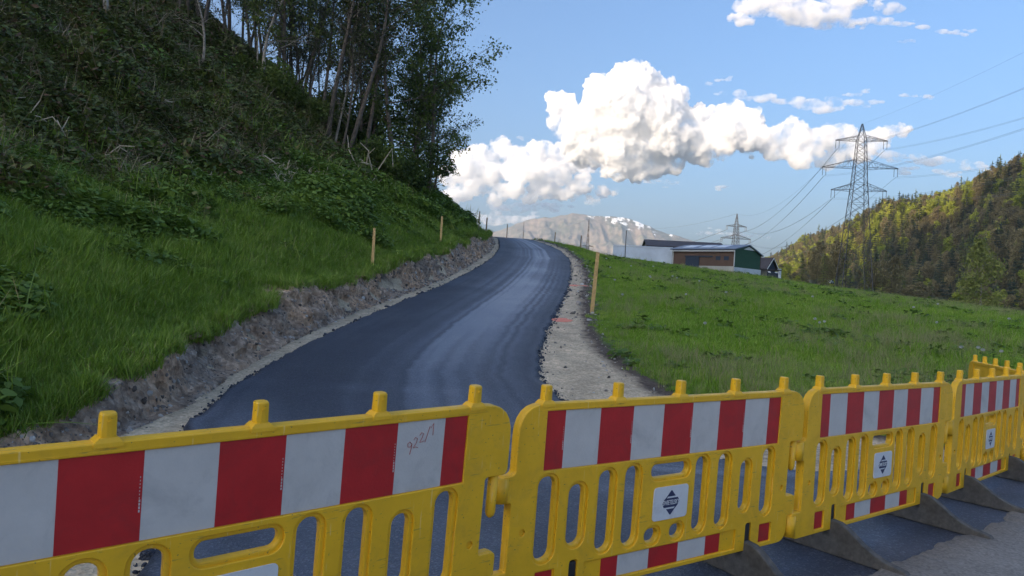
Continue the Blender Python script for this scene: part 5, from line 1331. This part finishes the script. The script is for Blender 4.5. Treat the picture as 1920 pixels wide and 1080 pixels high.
# ------------------------------------------------------------------ clouds
def cloud_mat(name, dens):
    m, t = mat(name); b = NB(t); v = b.n('VolumeScatter'); v.inputs['Color'].default_value = (.885, .86, .845, 1); 
    geo = b.n('NewGeometry'); nz = noise(b, .0042, 5, .62, geo.outputs['Position']); k = ramp(b, nz.outputs[0], [(.42, .02), (.57, 1.3)])
    b.l(mathn(b, 'MULTIPLY', k.outputs[0], dens), v.inputs['Density']); v.inputs['Anisotropy'].default_value = 0
    out = b.n('OutputMaterial'); b.l(v.outputs[0], out.inputs['Volume']); m.cycles.volume_step_rate = 2.0; return m
CM = cloud_mat('cumulus', .034); CT = cloud_mat('thin_cloud', .009); CS = cloud_mat('soft_cloud', .016)
import bmesh
def cloud(D, puffs, label, mt, flat=1., seed=1, disp=1.0, vox=.05, depth=1., stretch=1.):
    bm = bmesh.new(); rc = random.Random(seed); rs = []
    pc = puffs[len(puffs) // 2]
    def wpos(px, py, d):
        u, v = (px - 960) / 1380, (540 - py) / 1380; r_ = R(3.2); return Vector(((u * math.cos(r_) - v * math.sin(r_)) * d, d, CH + (u * math.sin(r_) + v * math.cos(r_)) * d))
    c0 = wpos(pc[0], pc[1], D)
    if mt is CT:                     # thin cloud: many small stretched shreds between and around the listed centres
        full = []
        for i_, (px, py, pr) in enumerate(puffs):
            for k in range(7): full.append((px + rc.gauss(0, pr * 1.1), py + rc.gauss(0, pr * .42), pr * rc.uniform(.22, .8)))
        puffs = full
    for px, py, pr in puffs:
        rw = pr * D / 1380; rs.append(rw); p = wpos(px, py, D) - c0; p.y += rc.uniform(-.5, .5) * rw * depth
        bmesh.ops.create_icosphere(bm, subdivisions=3, radius=rw, matrix=Matrix.Translation(p) @ Matrix.Diagonal((1.9 if mt is CT else 1.1, 1.2, flat, 1)))
        for k in range(5 if mt is not CT else 0):
            a_ = rc.uniform(0, 6.28); el = rc.uniform(-.3, 1.2); d_ = Vector((math.cos(a_) * math.cos(el), math.sin(a_) * math.cos(el), math.sin(el) * flat)) * rw * .8
            bmesh.ops.create_icosphere(bm, subdivisions=2, radius=rw * rc.uniform(.28, .5), matrix=Matrix.Translation(p + d_) @ Matrix.Diagonal((1, 1, max(flat, .5), 1)))
    me = bpy.data.meshes.new('cloud'); bm.to_mesh(me); bm.free()
    o = link_mesh('cloud', me, mt); o.location = c0; mr = sum(rs) / len(rs)
    rm = o.modifiers.new('merge', 'REMESH'); rm.mode = 'VOXEL'; rm.voxel_size = max(mr * vox, D / 1380 * .9)
    dg = bpy.context.evaluated_depsgraph_get(); m2 = bpy.data.meshes.new_from_object(o.evaluated_get(dg)); o.modifiers.clear(); o.data = m2
    if not m2.materials: m2.materials.append(mt)
    base = D / 1380 * 26
    for fs, st_ in ((1.0, .32), (2.3, .26), (5., .14), (10., .07), (18, .03)):
        n = len(m2.vertices); co = np.empty(n * 3, np.float32); m2.vertices.foreach_get('co', co); co = co.reshape(-1, 3)
        no = np.empty(n * 3, np.float32); m2.vertex_normals.foreach_get('vector', no); no = no.reshape(-1, 3)
        q_ = co / base * fs; dsp_ = np.abs(vnoise(q_[:,0], q_[:,1], q_[:,2], seed * 7 + int(fs * 3))) * 1.5 + .3 * vnoise(q_[:,0] * 1.7, q_[:,1] * 1.7, q_[:,2] * 1.7, seed) - .38
        co = co + no * (dsp_ * st_ * min(base, mr * 1.3) * disp)[:,None] * np.array([1, 1, flat ** .5])
        m2.vertices.foreach_set('co', co.astype(np.float32).ravel()); m2.update()
    # re-mesh so that folds left by the billows do not turn inside out
    rm = o.modifiers.new('merge', 'REMESH'); rm.mode = 'VOXEL'; rm.voxel_size = max(mr * vox, D / 1380 * .9)
    dg = bpy.context.evaluated_depsgraph_get(); m3 = bpy.data.meshes.new_from_object(o.evaluated_get(dg)); o.modifiers.clear(); o.data = m3; m2 = m3
    if not m2.materials: m2.materials.append(mt)
    for p in m2.polygons: p.use_smooth = True
    tag(o, label, 'cloud'); return o
cloud(10500, [(1052,196,24),(1045,225,18),(1085,250,34),(1075,225,24),(1130,175,33),(1180,165,38),(1165,143,22),(1190,138,18),(1215,160,32),(1245,188,36),(1268,190,20),(1150,215,58),(1210,225,58),(1105,268,44),(1170,278,52),(1240,255,50),(1300,225,28),(1300,262,40),(1345,222,24),(1375,215,26),(1405,232,26),(1350,255,36),(1400,258,28),(1200,308,28),(1250,300,26),(1150,298,28),(1320,283,22),(1230,318,16)],
      'big towering white cumulus cloud in the middle of the sky', CM, seed=2)
cloud(10300, [(1395,262,24),(1440,262,30),(1480,250,28),(1500,275,32),(1540,262,28),(1562,245,18),(1590,252,20),(1620,255,14),(1450,288,18),(1530,288,18),(1580,280,20),(1655,250,18),(1690,245,13),(1560,300,18),(1610,290,20),(1500,300,20),(1640,275,16)], 'bright cloud bank behind the top of the near pylon', CS, flat=.8, seed=3)
cloud(11800, [(868,300,24),(900,290,28),(940,280,18),(941,268,9),(965,290,26),(1010,285,26),(1050,290,26),(1075,312,20),(1103,320,14),(870,325,26),(915,320,34),(975,325,34),(1035,330,32),(1088,352,20),(1130,358,14),(895,350,26),(955,358,24),(1020,355,26),(1060,362,18),(1147,362,8),(850,330,26),(860,365,26),(930,375,18),(990,372,18),(1095,335,16),(1000,310,28),(1040,310,26),(905,310,30),(1110,372,12)], 'wide layered cloud low over the road crest', CS, flat=.62, seed=4)
cloud(12600, [(935,390,10),(960,386,12),(990,384,12),(1020,388,11),(1045,384,8)], 'small peach-tinted cloud just above the mountain', CT, flat=.7, seed=5)
cloud(13500, [(880,420,12),(905,412,14),(935,410,16),(965,412,12),(1000,402,8),(860,400,10)], 'pale flat cloud behind the left end of the mountain', CT, flat=.5, seed=6)
cloud(10600, [(1392,36,12),(1415,24,18),(1450,18,30),(1500,16,34),(1550,16,32),(1595,10,24),(1640,4,18),(1470,42,14),(1545,46,14),(1590,46,12)], 'grey-based cloud at the top edge of the sky', CT, flat=.6, seed=7)
cloud(10650, [(1612,44,9),(1650,38,11),(1680,44,9),(1705,44,7),(1738,50,7),(1765,60,6),(1795,62,6),(1820,58,4)], 'thin broken streak trailing right of the top cloud', CT, flat=.5, seed=8)
cloud(10700, [(1358,176,6),(1385,176,9),(1415,184,10),(1450,188,12),(1490,192,12),(1530,194,14),(1565,198,14),(1600,192,12),(1640,194,9),(1620,172,6),(1590,178,6)], 'long narrow cloud strip right of the cumulus top', CT, flat=.6, seed=9)
cloud(10900, [(1330,157,5),(1348,151,6),(1366,147,5)], 'tiny cloud wisp above the right side of the cumulus', CT, flat=.5, seed=10)
cloud(10950, [(1700,178,5),(1718,180,6),(1742,181,5)], 'tiny cloud wisp right of the long strip', CT, flat=.45, seed=11)
cloud(11000, [(1680,292,12),(1710,296,14),(1740,298,12),(1765,303,9),(1655,285,9),(1700,318,10),(1780,325,10),(1815,312,10),(1840,318,9)], 'ragged low clouds over the right hillside', CT, flat=.55, seed=12)
cloud(11050, [(1685,77,4),(1703,80,6)], 'faint cloud scrap below the top streak', CT, flat=.5, seed=13)
cloud(12800, [(1215,341,6),(1240,341,9),(1270,343,6)], 'thin grey cloud sliver under the cumulus', CT, flat=.35, seed=14)
cloud(13000, [(1345,352,5),(1360,350,4)], 'tiny white cloud dot right of the grey sliver', CT, flat=.5, seed=15)
cloud(13800, [(1320,438,8),(1345,435,9),(1375,440,8),(1425,443,7),(1290,436,6)], 'pink low clouds beside the distant pylon', CT, flat=.4, seed=16)
cloud(12300, [(985,258,5),(1003,262,4)], 'tiny wisp left of the cumulus', CT, flat=.5, seed=17)

HZT = max(700, max(p[1] for p in cr_pts) + 120)
print('HZ', HZT)
# ------------------------------------------------------------------ haze: even air over the whole valley
mb = MB(); mb.box(-6800, 6800, -4500, 7100, -60, HZT); hz = link_mesh('haze', mb.mesh('haze'))
m, t = mat('haze_air'); b = NB(t); pv = b.n('VolumePrincipled'); pv.inputs['Color'].default_value = (.72, .84, 1, 1); pv.inputs['Density'].default_value = 1.0e-4; pv.inputs['Anisotropy'].default_value = .2
out = b.n('OutputMaterial'); b.l(pv.outputs[0], out.inputs['Volume']); hz.data.materials.append(m); tag(hz, kind='stuff', label='thin blue air haze filling the valley')
